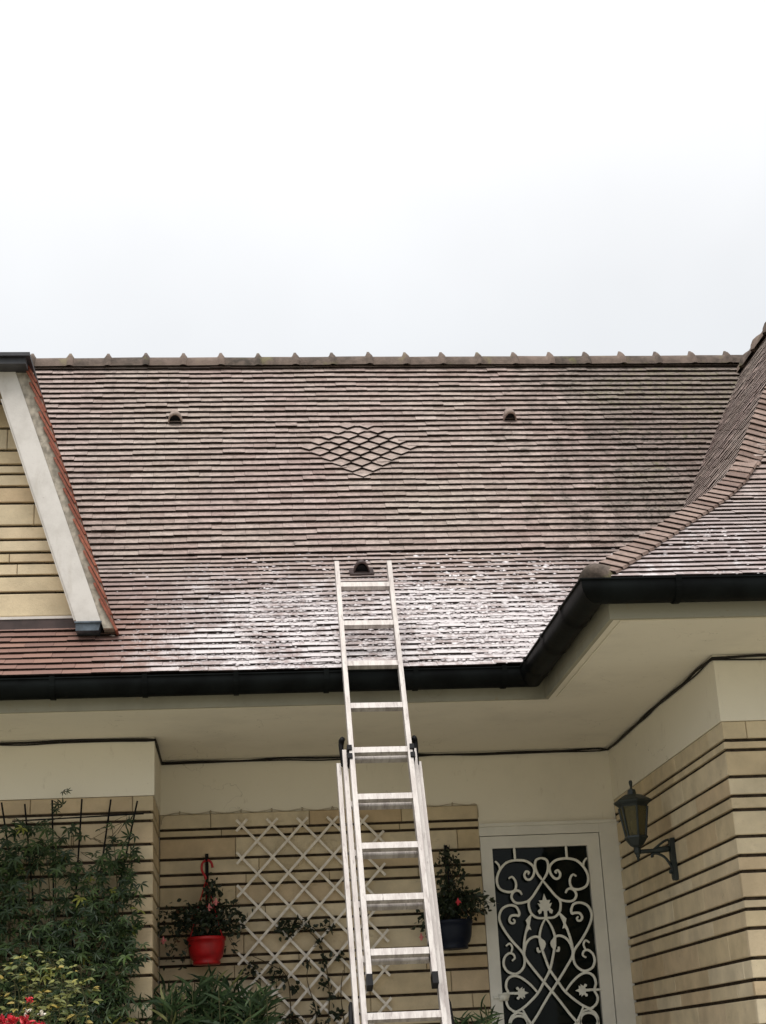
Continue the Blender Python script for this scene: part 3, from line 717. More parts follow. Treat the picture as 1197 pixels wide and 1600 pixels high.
C = {
'loop': [(0, 1.0357), (0.030, 1.0792), (0.0417, 1.1275), (0.0322, 1.1621), (0.0, 1.1745)],
'scroll_top': [(.092, 1.076), (0.0835, 1.088), (0.1009, 1.0948), (0.1141, 1.072), (0.1035, 1.0481), (0.0796, 1.0449), (0.0567, 1.0701), (0.0483, 1.1069), (0.0626, 1.1349), (0.1012, 1.1596), (0.1651, 1.1655), (0.223, 1.152), (0.2655, 1.1113), (0.2882, 1.0615), (0.2864, 1.017), (0.266, 0.9878), (0.2225, 0.9733), (0.1853, 0.9803), (0.1713, 1.0091), (0.1744, 1.0414), (0.1935, 1.0651), (0.2152, 1.0545)],
'flick': [(0.2655, 1.1113), (0.2709, 1.1397), (0.292, 1.1651)],
'bar': [(0.1651, 1.1655), (0.1656, 1.246)],
'heart': [(0, 1.0357), (0.0313, 0.9941), (0.0687, 0.9444), (0.0953, 0.9153), (0.1006, 0.883), (0.0882, 0.8395), (0.0522, 0.8106), (0.0, 0.8094)],
'sweep': [(0.0701, 0.9419), (0.1076, 0.9132), (0.157, 0.9033), (0.1888, 0.9117), (0.2049, 0.9393), (0.1966, 0.9662), (0.1728, 0.9808), (0.1494, 0.9736), (0.1383, 0.9539)],
'side': [(0.205, 0.809), (0.1954, 0.7985), (0.2019, 0.7849), (0.2193, 0.7865), (0.2294, 0.8045), (0.2163, 0.829), (0.185, .832), (0.1692, 0.8284), (0.1643, 0.8485), (0.1819, 0.8839), (0.223, 0.8928), (0.2674, 0.875), (0.2891, 0.8356), (0.2877, 0.7958), (0.2652, 0.745), (0.2183, 0.6755), (0.1667, 0.6145), (0.1518, 0.572), (0.1605, 0.5247), (0.192, 0.4922), (0.2259, 0.4845), (0.2659, 0.5031), (0.2838, 0.5415), (0.2756, 0.5826), (0.2465, 0.6074), (0.2209, 0.6005), (0.2128, 0.5773), (0.232, 0.5624)],
'flick2': [(0.2328, 0.6118), (0.2231, 0.6398), (0.238, 0.6644), (0.2616, 0.6501)],
'cross': [(0.09, 0.8314), (0.1253, 0.7465), (0.1451, 0.6745), (0.1523, 0.6112), (0.1452, 0.5722), (0.1029, 0.5099), (0.0464, 0.4345), (-0.028, 0.3389), (-0.1026, 0.235), (-0.15, 0.175), (-.19, .10)],
'arch': [(0.048, 0.612), (0.0631, 0.6108), (0.067, 0.6344)],
'arch2': [(0.0338, 0.6553), (0.0469, 0.6903), (0.0793, 0.6992), (0.1152, 0.6836), (0.1395, 0.6511), (0.1502, 0.6073)],
'spindle': [(0, 0.8094), (0.0307, 0.7582), (0.0477, 0.6981), (0.0422, 0.6392), (0.0234, 0.5694), (0.0, 0.5001), (-0.0398, 0.4359), (-0.0824, 0.3705), (-0.1446, 0.3133), (-0.1965, 0.2773), (-0.2383, 0.2639), (-0.2647, 0.2879)],
'lobe': [(0.0824, 0.3634), (0.127, 0.4172), (0.1806, 0.4599), (0.2273, 0.4735), (0.2667, 0.454), (0.2788, 0.4107), (0.2663, 0.3687), (0.2825, 0.3255), (0.2659, 0.2839), (0.2182, 0.2591)],
'ring': [(.2182, .2591), (.255, .24), (.272, .20), (.255, .155), (.215, .14), (.175, .155), (.160, .20), (.178, .245), (.2182, .2591)],
'bolt': [(0.2214, 0.3729), (0.306, 0.371)],
}
def catmull(p, k=5):
    p = [np.array(a, float) for a in p]; out = []
    for i in range(len(p)-1):
        a, b, c, d = p[max(i-1, 0)], p[i], p[i+1], p[min(i+2, len(p)-1)]
        for t in np.arange(k)/k: out.append(.5*((2*b)+(c-a)*t+(2*a-5*b+4*c-d)*t*t+(3*b-3*c+d-a)*t**3))
    out.append(p[-1]); return out
gr = MB(); GX = 1.891; GYF = YR-.020
def ribbon(pts, w=.0072, sx=1, dy=0):
    q = catmull(pts); q = [np.array([GX+sx*x, z]) for x, z in q]; V = []; F = []; m = len(q)
    for i in range(m):
        d = q[min(i+1, m-1)]-q[max(i-1, 0)]; d /= np.linalg.norm(d)+1e-9; nn_ = np.array([-d[1], d[0]])
        ww = w*(1-.35*(abs(2*i/(m-1)-1))**6)
        for s, y in ((-1, .0025), (-.5, 0), (.5, 0), (1, .0025), (1, .012), (-1, .012)):
            P = q[i]+nn_*ww*s; V.append((P[0], GYF+dy+y, P[1]))
    for i in range(m-1):
        for j in range(6): F.append((i*6+j, (i+1)*6+j, (i+1)*6+(j+1) % 6, i*6+(j+1) % 6))
    F.append(tuple(range(6))); F.append(tuple(range(m*6-1, m*6-7, -1))); gr.add(V, F)
def plate(poly, sx=1, dy=-.001):
    V = [(GX+sx*x, GYF+dy, z) for x, z in poly]+[(GX+sx*x, GYF+dy+.010, z) for x, z in poly]; n = len(poly)
    gr.add(V, [tuple(range(n)), tuple(range(2*n-1, n-1, -1))]+[(i, (i+1) % n, (i+1) % n+n, i+n) for i in range(n)])
half = [(.0, .955), (.013, .915), (.036, .915), (.026, .893), (.045, .898), (.030, .868), (.048, .852), (.040, .832), (.027, .838), (.022, .853), (.010, .850), (.009, .809)]
fleur = half+[(-x, z) for x, z in reversed(half[1:])]
for mir in (0, 1):
    ZM = .19
    def T(p): return [(x, 2*ZM-z) if mir else (x, z) for x, z in p]
    for i, (k, p) in enumerate(C.items()):
        for sx in (1, -1):
            if k in ('loop', 'heart') or True: ribbon(T(p), .0074 if k not in ('flick', 'flick2') else .006, sx, .0004*i+(.0002 if sx > 0 else 0)+.005*mir*0)
    plate(T(fleur))
    for sx in (1, -1):
        plate(T([(.235-.62*(z-.809), .371+x*.8) for x, z in fleur]), sx, -.0012)
        plate(T([(.043, .69), (.020, .672), (.014, .655), (.020, .635), (.036, .61), (.05, .64), (.05, .67)]), sx, -.0014)
        plate(T([(.088, .84), (.128, .80), (.120, .77), (.136, .735), (.138, .71), (.112, .745), (.098, .74), (.106, .765)]), sx, -.0016)
gr.obj('grille', 'grille', door)
mb = MB(); mb.tube([(1.565, YR-.012, .352), (1.620, YR-.012, .352)], .022, 12); mb.tube([(1.53, YR-.006, .352), (1.575, YR-.010, .352)], .010, 8); mb.obj('handle', 'grille', door, True)

# ------------------------------------------------------------------ cables and cords
def wavy(pts, amp, step=.05, seed=0):
    out = []
    for i in range(len(pts)-1):
        a, b = np.array(pts[i], float), np.array(pts[i+1], float); n = max(2, int(np.linalg.norm(b-a)/step))
        for k in range(n):
            p = a+(b-a)*k/n; s = i*7+k*step*4
            out.append(p+np.array([0, 0, amp*(vnoise(s, seed*3.3, seed)*2-1)]))
    out.append(np.array(pts[-1], float)); return out
e = .012
path = [(-4, YP-e, 1.848), (XP+e, YP-e, 1.849), (XP+e, YR-e-.006, 1.848), (XW-e, YR-e-.006, 1.849), (XW-e, YW-e, 1.848), (5, YW-e, 1.848)]
mb = MB(); mb.tube(wavy(path, .007, .06, 1), .0068, 6); mb.tube(wavy([(x_, y_, z_-.011) for x_, y_, z_ in path], .008, .05, 4), .0045, 6)
tag(mb.obj('cable', 'cable', None, True), 'black cable running along the top of the walls under the white soffit', 'cable')
sl_ = thing('string_lights', (.5, YR-.01, ZB), 'thin pale cord with tiny lamps along the top brick course of the porch', 'string lights')
cp = [(XP+.01, YR-.012, 1.46), (XP+.03, YR-.014, 1.512)]+[(XP+.03+i*.095, YR-.014, 1.524+(.006 if i % 2 else -.004)) for i in range(1, 21)]+[(1.505, YR-.014, 1.52), (1.511, YR-.014, 1.44)]
mb = MB(); mb.tube(catmull(cp, 4), .0026, 5); mb.obj('cord', 'cord', sl_, True)
for i in range(1, 21, 2): MB().lathe([(0, -.012), (.006, -.008), (.006, .004), (.003, .010), (0, .010)], (XP+.03+i*.095, YR-.018, 1.530), 8).obj('lamp', 'cord', sl_, True)

# ------------------------------------------------------------------ extension ladder
LT, = (rad(66.28),); P0 = np.array([.7273, 8.1353, 2.5314])
ud = np.array([.0018, -math.cos(LT), -math.sin(LT)]); ud /= np.linalg.norm(ud)       # down the ladder, towards the viewer
vx = np.array([math.cos(.0161), math.sin(.0161), 0]); vx -= ud*(ud@vx); vx /= np.linalg.norm(vx)
nb = np.cross(vx, ud); nb = nb if nb[1] > 0 else -nb                                      # away from the viewer
foot = P0+ud*((P0[2]-GZ)/-ud[2])
lad = thing('extension_ladder', tuple(foot), 'aluminium extension ladder leaning on the black gutter in front of the porch', 'ladder')
def LP(k, s, n): return P0+ud*k*.28+vx*s+nb*n
kfoot = (P0[2]-GZ)/-ud[2]/.28-.1
rungM = {}
def section(name, n, inner, k0, k1, rungs, rw=.0245, rd=.027):
    sec = None
    for s in (-1, 1):
        c = LP((k0+k1)/2, s*(inner+rw/2), n); L = (k1-k0)*.14
        m = MB(); m.obox(c, vx, ud, nb, rw/2, L, rd)
        if sec is None:
            sec = bpy.data.objects.new(name, None); COL.objects.link(sec); sec.parent = lad; sec.matrix_parent_inverse = Matrix.Translation(lad['_w']).inverted()
        m.obj('rail', 'alu', sec)
    for k in rungs:
        m = MB(); m.obox(LP(k, 0, n), vx, ud, nb, inner+.001, .0165, .0175); m.obj('rung', 'alu', sec)
    return sec
fs = section('upper_section', 0, .1375, -.60, 8.45, range(0, 9), .0245, .027)
ms = section('middle_section', .062, .1680, 3.86, kfoot-.6, range(4, int(kfoot)), .0235, .027)
bs = section('base_section', .124, .1975, 4.0, kfoot, range(10, int(kfoot)+1), .022, .027)
for s in (-1, 1):
    m = MB(); m.obox(LP(8.50, s*.1497, 0), vx, ud, nb, .0140, .028, .030); m.obj('rubber_foot', 'black', fs)
    m = MB(); m.obox(LP(4.06, s*.165, .018), vx, ud, nb, .0065, .048, .036); m.obox(LP(3.98, s*.160, -.010), vx, ud, nb, .012, .014, .026); m.obox(LP(4.16, s*.160, -.010), vx, ud, nb, .012, .014, .026); m.obj('guide_bracket', 'black', ms)
    m = MB(); m.tube([LP(3.64, s*.186, .03), LP(3.62, s*.190, .05), LP(3.70, s*.1935, .062), LP(4.15, s*.1935, .062)], [.014, .016, .014, .008], 8); m.obj('hook', 'black', ms, True)
    m = MB(); m.obox(LP(kfoot-.08, s*.2085, .124), vx, ud, nb, .016, .03, .034); m.obj('rubber_foot', 'black', bs)
    m = MB(); m.obox(LP(8.0, s*.141, -.004), vx, ud, nb, .0045, .045, .020); m.obj('rung_lock', 'black', fs)
    m = MB(); a0_, a1_ = LP(8.62, s*.226, .16), LP(kfoot, s*.33, .20)
    m.tube([a0_-ud*.02, a0_, a0_+(a1_-a0_)*.3, a1_], [.006, .012, .013, .013], 8); m.obj('stabiliser_bar', 'black', bs, True)

# ------------------------------------------------------------------ wall lantern
LXc, LYc = 2.185, 8.335
lan = thing('wall_lantern', (XW, LYc, .97), 'dark green six-sided lantern on a scrolled arm beside the front door', 'lantern')
m = MB()
def hexring(r, z): return [(LXc+r*math.cos(pi/6+i*pi/3), LYc+r*math.sin(pi/6+i*pi/3), z) for i in range(6)]
def hexloft(m, rz):
    V = []; F = []
    for r, z_ in rz: V += hexring(r, z_)
    for k in range(len(rz)-1):
        for i in range(6): F.append((k*6+i, k*6+(i+1) % 6, (k+1)*6+(i+1) % 6, (k+1)*6+i))
    F.append(tuple(range(5, -1, -1))); F.append(tuple(range((len(rz)-1)*6, len(rz)*6))); m.add(V, F)
ZT = 1.30
hexloft(m, [(.080, ZT-.022), (.086, ZT-.012), (.106, ZT+.002), (.110, ZT+.010), (.104, ZT+.016), (.066, ZT+.038), (.050, ZT+.046), (.026, ZT+.050), (.022, ZT+.075), (.011, ZT+.080)])
m.lathe([(.008, .078), (.0055, .09), (.009, .103), (.011, .116), (.008, .127), (0, .130)], (LXc, LYc, ZT), 10)
m.obj('lantern_roof', 'lantern', lan)
m = MB(); zb_, zt_, rb, rt_ = ZT-.185, ZT-.022, .056, .082
for i in range(6):
    a = pi/6+i*pi/3; m.tube([(LXc+rb*math.cos(a), LYc+rb*math.sin(a), zb_), (LXc+rt_*math.cos(a), LYc+rt_*math.sin(a), zt_)], .0062, 6)
hexloft(m, [(.066, zb_+.004), (.068, zb_-.006), (.060, zb_-.014), (.038, zb_-.045), (.020, zb_-.056), (.018, zb_-.062)])
m.lathe([(.019, -.062), (.021, -.072), (.019, -.088), (.012, -.096), (.012, -.106), (.007, -.112), (.009, -.118), (0, -.136)], (LXc, LYc, zb_), 12)
m.obj('lantern_frame', 'lantern', lan)
for i in range(6):
    a, b = pi/6+i*pi/3, pi/6+(i+1)*pi/3; m = MB(); q = .95
    V = [(LXc+rb*q*math.cos(a), LYc+rb*q*math.sin(a), zb_), (LXc+rb*q*math.cos(b), LYc+rb*q*math.sin(b), zb_), (LXc+rt_*q*math.cos(b), LYc+rt_*q*math.sin(b), zt_), (LXc+rt_*q*math.cos(a), LYc+rt_*q*math.sin(a), zt_)]
    V += [(LXc+(x_-LXc)*.96, LYc+(y_-LYc)*.96, z_) for x_, y_, z_ in V]
    m.add(V, [(0, 1, 2, 3), (7, 6, 5, 4), (0, 4, 5, 1), (1, 5, 6, 2), (2, 6, 7, 3), (3, 7, 4, 0)]); m.obj('pane', 'lglass', lan)
MB().lathe([(.012, 0), (.014, .02), (.022, .04), (.026, .06), (.022, .08), (.012, .092), (0, .095)], (LXc, LYc, zb_+.005), 12).obj('bulb', 'bulb', lan, True)
m = MB(); za = zb_-.080
m.tube(catmull([(LXc+.015, LYc, za), (LXc+.06, LYc, za+.002), (LXc+.10, LYc, za+.004), (XW-.03, LYc, za+.012)], 4), [.012]*5+[.0115]*4+[.017]*4, 8)
m.tube(catmull([(LXc+.085, LYc, za-.022), (LXc+.078, LYc, za-.030), (LXc+.082, LYc, za-.016), (LXc+.11, LYc, za-.014), (LXc+.15, LYc, za-.036), (XW-.03, LYc, za-.085), (XW-.028, LYc, za-.112), (XW-.04, LYc, za-.118), (XW-.036, LYc, za-.105)], 4), .0075, 6)
m.tube(catmull([(XW-.03, LYc, za+.06), (XW-.06, LYc, za+.05), (LXc+.09, LYc, za+.008)], 4), .0075, 6)
m.obj('arm', 'lantern', lan, True)
m = MB(); zm0, zm1 = za-.16, za+.068
m.prism([(XW-.028, zm0+.01), (XW-.022, zm0), (XW-.001, zm0), (XW-.001, zm1), (XW-.022, zm1), (XW-.028, zm1-.012)], LYc-.022, LYc+.022); m.obj('wall_plate', 'lantern', lan)

# ------------------------------------------------------------------ white lattice trellis
TY = YR-.035
tr = thing('lattice_trellis', (.46, TY, -.74), 'white diagonal lattice trellis on the porch wall behind the ladder', 'trellis')
sxp, szp = .1885, .199; tx0, tz1 = .022, 1.437; nx, nzr = 5, 8
tx1 = tx0+sxp*(nx-.5+.0); tz0 = tz1-szp*nzr
for sg in (1, -1):
    for k in range(-nzr-1, nx+nzr+1):
        # slat: x = tx0 + k*sxp + t*sxp/2*... ; slope szp/sxp
        xs = []
        def zat(x_): return (tz1-(x_-tx0-k*sxp)*szp/sxp) if sg > 0 else (tz1+(x_-tx0-k*sxp)*szp/sxp)
        lo_, hi_ = tx0, tx1
        if sg > 0: lo_ = max(lo_, tx0+k*sxp); hi_ = min(hi_, tx0+k*sxp+(tz1-tz0)*sxp/szp)
        else: hi_ = min(hi_, tx0+k*sxp); lo_ = max(lo_, tx0+k*sxp-(tz1-tz0)*sxp/szp)
        if hi_-lo_ < .01: 
            if abs(hi_-lo_) < .011: pass
            else: continue
        ex = .034; a = np.array([lo_-ex, TY, zat(lo_-ex)]); b = np.array([hi_+ex, TY, zat(hi_+ex)])
        d = (b-a); L = np.linalg.norm(d); d /= L; yv = np.array([0, 1., 0]); w = np.cross(d, yv)
        m = MB(); m.obox((a+b)/2+yv*(.0055*sg+rnd.uniform(-.0005, .0005)), d, w, yv, L/2, .0076, .0050); m.obj('slat', 'lattice', tr)
# ------------------------------------------------------------------ fan trellis of dark rods on the left wall
FYR = YP-.05
fan = thing('fan_trellis', (-.95, FYR, GZ), 'dark metal fan trellis of thin rods on the wall beside the red pot', 'trellis')
tops = [(-1.335, 1.50), (-1.205, 1.487), (-1.052, 1.505), (-.885, 1.505), (-.722, 1.497), (-.572, 1.484)]
for x_, z_ in tops: m = MB(); m.tube([(x_, FYR, z_), (-.97+(x_+.97)*.12, FYR, -.25), (-.97, FYR, GZ)], .0055, 6); m.obj('rod', 'black', fan, True)
for z_, w0, w1 in ((1.403, -1.27, -.535), (.80, -1.18, -.70)): m = MB(); m.tube([(w0, FYR-.008, z_-.012), (w1, FYR-.008, z_+.006)], .0045, 6); m.obj('cross_rod', 'black', fan, True)

# ------------------------------------------------------------------ foliage
def leaf_lance(L=1., w=.22, fold=.10, n=3):
    V = [(0, 0, 0)]; F = []
    for i in range(1, n+1):
        t = i/(n+1); ww = w*math.sin(pi*t**.8)*.5; sag = -.18*t*t
        V += [(-ww, t*L, fold*ww/w+sag*L*.5), (0, t*L, sag*L*.5), (ww, t*L, fold*ww/w+sag*L*.5)]
    V.append((0, L, -.12*L)); e = len(V)-1
    F += [(0, 2, 1), (0, 3, 2)]
    for i in range(n-1):
        a = 1+3*i; F += [(a, a+1, a+4, a+3), (a+1, a+2, a+5, a+4)]
    a = 1+3*(n-1); F += [(a, a+1, e), (a+1, a+2, e)]
    return np.array(V), F
def palmate():
    V = []; F = []
    for ang, L in ((0, 1), (42, .88), (-42, .88), (88, .62), (-88, .62)):
        v, f = leaf_lance(L, .205, .15, 2); a = rad(ang); R = np.array([[math.cos(a), math.sin(a), 0], [-math.sin(a), math.cos(a), 0], [0, 0, 1]])
        o = len(V); V += list(v@R.T); F += [tuple(i+o for i in q) for q in f]
    return np.array(V), F
PALM = palmate(); LANCE = leaf_lance(1, .13, .1, 3); OVATE = leaf_lance(1, .55, .15, 3); STRAP = leaf_lance(1, .075, .2, 4)
def basis(d, roll=None):
    d = np.array(d, float); d /= np.linalg.norm(d); a = rng.standard_normal(3) if roll is None else roll; a = a-d*(a@d); a /= np.linalg.norm(a)+1e-9
    return np.stack([np.cross(d, a), d, a], 1)
def put(m, T, P, d, size, tone, nrm=None):
    B = basis(d, nrm); m.add(np.asarray(P)+(T[0]*size)@B.T, T[1], tone)
def curve_stem(m, pts, r0, r1, n=5, tone=.5):
    q = catmull(pts, 4); m.tube(q, list(np.linspace(r0, r1, len(q))), n, tone)
# passion vine on the fan trellis
vine = thing('climbing_vine', (-.97, FYR, GZ), 'dense green climber with fingered leaves on the wall beside the porch', 'climbing plant')
st = MB()
for i in range(26):
    x0 = -.97+rnd.uniform(-.1, .1); x1 = rnd.uniform(-1.5, -.62); zt = rnd.uniform(.7, 1.42)
    curve_stem(st, [(x0, FYR-.01, GZ), (x0+(x1-x0)*.5+rnd.uniform(-.1, .1), FYR-.03, -.3), (x1+rnd.uniform(-.06, .06), FYR-.05+rnd.uniform(-.03, .03), zt*.6), (x1, FYR-.03+rnd.uniform(-.03, .02), zt)], .006, .0018)
for i in range(30):
    x0 = rnd.uniform(-1.4, -.65); z0 = rnd.uniform(.5, 1.35); curve_stem(st, [(x0, FYR-.02, z0), (x0+rnd.uniform(-.1, .1), FYR-.05, z0+rnd.uniform(.0, .1)), (x0+rnd.uniform(-.2, .2), FYR-.04, z0+rnd.uniform(-.08, .12))], .002, .0012)
st.obj('stem', 'stem', vine, True)
fo = MB(); big = []
def vine_density(x, z):
    ex = 1/(1+math.exp((x+.60)/.035)); top = 1/(1+math.exp((z-(1.27 if x < -.95 else 1.13))/.06))
    hole = 1-.80*math.exp(-((x+1.03)/.14)**2-((z-.98)/.13)**2)-.72*math.exp(-((x+.70)/.06)**2-((z-.52)/.06)**2)-.6*math.exp(-((x+.62)/.07)**2-((z-.30)/.12)**2)
    return ex*top*hole*(.10+1.35*float(vnoise(x*8+3, z*8, 3)))
cnt = 0
while cnt < 2600:
    x = rnd.uniform(-1.65, -.52); z = rnd.uniform(-.15, 1.36)
    if rnd.random() > vine_density(x, z)*1.15: continue
    y = FYR-.015-abs(rnd.gauss(0, .055)); d = np.array([rnd.gauss(0, .6), -.35-rnd.random()*.5, -.55+rnd.gauss(0, .5)])
    nrm = np.array([rnd.gauss(0, .45), -.7, .55+rnd.gauss(0, .3)])
    s = rnd.uniform(.036, .082); t = min(1, abs(rnd.gauss(.25, .27)))
    if rnd.random() < .02: t = .97
    if s > .070 and len(big) < 150 and x > -1.35 and z > .1: big.append((x, y-.02, z, d, s, t, nrm))
    else: put(fo, PALM, (x, y, z), d, s, t, nrm)
    cnt += 1
for (x, z, s) in ((-.985, 1.545, .035), (-1.0, 1.47, .05), (-1.03, 1.44, .04), (-.93, 1.34, .06), (-.87, 1.29, .06), (-.97, 1.28, .05), (-.62, 1.36, .05), (-.60, 1.28, .06), (-.585, 1.20, .055), (-.625, .93, .05), (-.60, .95, .045), (-.575, .78, .075), (-.60, .70, .07), (-.565, .60, .06), (-1.2, 1.36, .07), (-1.15, 1.33, .07), (-1.25, 1.32, .07), (-1.1, 1.37, .06), (-.74, 1.22, .05), (-.70, 1.26, .05)):
    for j in range(2): big.append((x+rnd.uniform(-.02, .02), FYR-.04, z, np.array([rnd.gauss(0, .7), -.4, -.2+rnd.gauss(0, .6)]), s, rnd.uniform(.05, .4), np.array([rnd.gauss(0, .3), -.9, .3])))
tag(fo.obj('foliage', 'vine', vine), kind='stuff')
LM = [mesh('leaf', PALM[0], PALM[1], 'vine', tone=[t]*len(PALM[0])) for t in (.02, .2, .4, .7, .96)]
for x, y, z, d, s, t, nrm in big:
    B = basis(d, nrm)*s; link('leaf', LM[min(4, int(t*4.6))], vine, Matrix([[B[0][0], B[0][1], B[0][2], x], [B[1][0], B[1][1], B[1][2], y], [B[2][0], B[2][1], B[2][2], z], [0, 0, 0, 1]]))
# sparse climber on the lattice
clm = thing('trellis_climber', (.45, TY-.02, -.74), 'thin dark climber with small leaf tufts on the white lattice trellis', 'climbing plant')
st = MB(); fo = MB()
for pts in ([(.45, -.7), (.5, -.1), (.52, .25), (.53, .45), (.50, .66), (.42, .78), (.28, .83)], [(.35, -.7), (.33, .0), (.30, .3), (.28, .52), (.18, .60), (.06, .66)], [(.6, -.7), (.62, .1), (.60, .4), (.62, .55)], [(.2, -.6), (.22, .1), (.15, .35), (.2, .5)], [(.5, -.7), (.42, .1), (.45, .3), (.40, .5), (.42, .62)]):
    curve_stem(st, [(x, TY-.016+rnd.uniform(-.01, .004), z) for x, z in pts], .0045, .002, 5)
st.obj('stem', 'stem', clm, True)
for x, z, r, n in ((.275, .815, .055, 34), (.31, .80, .05, 22), (.35, .83, .03, 10), (.40, .84, .03, 10), (.43, .80, .025, 8), (.52, .81, .035, 14), (.56, .79, .02, 6), (.48, .71, .025, 8), (.50, .61, .03, 10), (.60, .63, .03, 10), (.07, .58, .05, 24), (.19, .56, .03, 10), (.24, .53, .05, 20), (.33, .46, .03, 12), (.50, .47, .035, 14), (.55, .40, .03, 10), (.44, .32, .03, 10), (.58, .30, .03, 12), (.30, .27, .05, 22), (.35, .23, .05, 20), (.48, .22, .06, 26), (.25, .2, .05, 20), (.62, .17, .05, 16), (.1, .4, .03, 8), (.4, .6, .02, 5)):
    for j in range(int(n*1.5)):
        p = np.array([x, TY-.03, z])+rng.standard_normal(3)*r*.5*np.array([1, .5, .9]); put(fo, OVATE, p, rng.standard_normal(3)+np.array([0, -.3, -.2]), rnd.uniform(.024, .046), min(.9, abs(rnd.gauss(.22, .2))))
tag(fo.obj('foliage', 'fuchsia', clm), kind='stuff')
# hanging pots
def pot(cx, cy, zt, r, h, mat, label, name='hanging_pot'):
    t = thing(name, (cx, cy, zt-h), label, 'plant pot', None)
    m = MB(); m.lathe([(0, -h), (r*.70, -h), (r*.74, -h+.004), (r*.74, -h+.016), (r*.70, -h+.022), (r*.84, -h+.040), (r*.93, -h*.55), (r*.98, -.045), (r*.985, -.02), (r*1.03, -.018), (r*1.04, 0), (r*1.0, .004), (r*.95, 0), (r*.90, -.06), (r*.70, -h+.03), (0, -h+.028)], (cx, cy, zt), 36); m.obj('bowl', mat, t, True)
    m = MB(); m.lathe([(0, -.016), (r*.90, -.020)], (cx, cy, zt), 24); m.obj('soil', 'soil', t)
    return t
RP = (-.198, 9.455)
rp = pot(RP[0], RP[1], .762, .112, .155, 'redpot', 'bright red plastic hanging pot on the porch wall')
m = MB(); hk = (RP[0]+.0, RP[1]+.02, 1.105)
for a in (90, 210, 330): m.tube(catmull([(RP[0]+.108*math.cos(rad(a)), RP[1]+.108*math.sin(rad(a)), .765), (RP[0]+.05*math.cos(rad(a)), RP[1]+.05*math.sin(rad(a)), .95), (hk[0], hk[1], hk[2])], 4), .004, 6)
m.tube(catmull([(hk[0]+.004, hk[1], 1.08), (hk[0]-.004, hk[1], 1.12), (hk[0]-.026, hk[1], 1.165), (hk[0]-.02, hk[1], 1.205), (hk[0]+.008, hk[1], 1.222), (hk[0]+.032, hk[1], 1.205), (hk[0]+.04, hk[1], 1.175)], 5), .0075, 8)
m.obj('hanger', 'redpot', rp, True)
bpt = pot(1.285, 9.455, .800, .122, .165, 'bluepot', 'dark navy hanging pot between the ladder and the front door')
m = MB()
for a in (90, 210, 330): m.tube(catmull([(1.285+.118*math.cos(rad(a)), 9.455+.118*math.sin(rad(a)), .80), (1.285+.05*math.cos(rad(a)), 9.475, .98), (1.285, 9.475, 1.14)], 4), .004, 6)
m.tube(catmull([(1.287, 9.475, 1.10), (1.262, 9.475, 1.16), (1.285, 9.475, 1.195), (1.312, 9.475, 1.165)], 5), .007, 8)
m.obj('hanger', 'bluepot', bpt, True)
def wbracket(x, z0, z1, label):
    t = thing('wall_bracket', (x, YR, z0), label, 'bracket')
    MB().box(x-.010, x+.010, YR-.012, YR-.002, z0, z1).obj('wall_bar', 'black', t)
    m = MB(); m.tube(catmull([(x, YR-.012, z1-.07), (x, YR-.06, z1-.035), (x, YR-.12, z1-.03), (x, YR-.145, z1-.055), (x, YR-.14, z1-.035)], 4), .0075, 6); m.tube([(x, YR-.012, z0+.05), (x, YR-.10, z1-.035)], .005, 6); m.obj('arm', 'black', t, True)
wbracket(-.195, .83, 1.275, 'black iron wall bracket holding the bright red pot')
wbracket(1.292, .86, 1.275, 'black iron wall bracket holding the dark navy pot')
def fuchsia(cx, cy, z0, label, sprays, n, flowers, seed):
    t = thing('fuchsia', (cx, cy, z0-.02), label, 'plant'); st = MB(); fo = MB()
    for (dx, dz, w) in sprays:
        mid = (cx+dx*.45+rnd.uniform(-.02, .02), cy-.03+rnd.uniform(-.04, .04), z0+max(dz, .0)*.6+.07); end = (cx+dx, cy-.04+rnd.uniform(-.05, .05), z0+dz)
        c = [(cx+rnd.uniform(-.05, .05), cy+rnd.uniform(-.03, .03), z0-.02), mid, end]; curve_stem(st, c, .0032, .0014)
        for j in range(int(n*w)):
            tt = rnd.random()**.6; q = catmull(c, 6); p = q[min(len(q)-1, int(tt*len(q)))]+rng.standard_normal(3)*.026
            put(fo, OVATE, p, rng.standard_normal(3)+np.array([dx*2, -.4, -.3]), rnd.uniform(.022, .042), min(1, abs(rnd.gauss(.3, .3))))
    st.obj('stem', 'stem', t, True); tag(fo.obj('foliage', 'fuchsia', t), kind='stuff')
    for (dx, dz, mt) in flowers:
        m = MB(); c = np.array([cx+dx, cy-.11, z0+dz])
        for j in range(5): a = j*2*pi/5; put(m, OVATE, c, (math.cos(a)*.8, math.sin(a)*.8, -.55), .024, .5)
        m.lathe([(0, -.030), (.007, -.026), (.009, -.008), (.004, .012), (0, .018)], c, 8); m.obj('flower', mt, t)
fuchsia(RP[0], RP[1], .765, 'bushy dark fuchsia with trailing sprays growing in the red pot',
        [(.02, .30, 1), (.06, .26, 1), (-.03, .16, 1), (.0, .14, 1.2), (.08, .14, 1.2), (.14, .16, 1.3), (.19, .12, 1.2), (.20, .03, 1.2), (.16, .05, 1.2), (.17, -.08, .7), (-.10, .12, 1), (-.20, .09, 1.2), (-.26, .13, 1.3), (-.27, .06, 1), (-.17, .02, 1), (-.12, .08, 1), (-.2, -.05, .4), (-.24, -.13, .5), (-.13, -.14, .6), (.05, .08, 1.2), (-.05, .07, 1.2), (.10, .07, 1.2)], 58, [(.02, .17, 'ppetal'), (.06, .20, 'ppetal'), (-.25, -.01, 'ppetal')], 1)
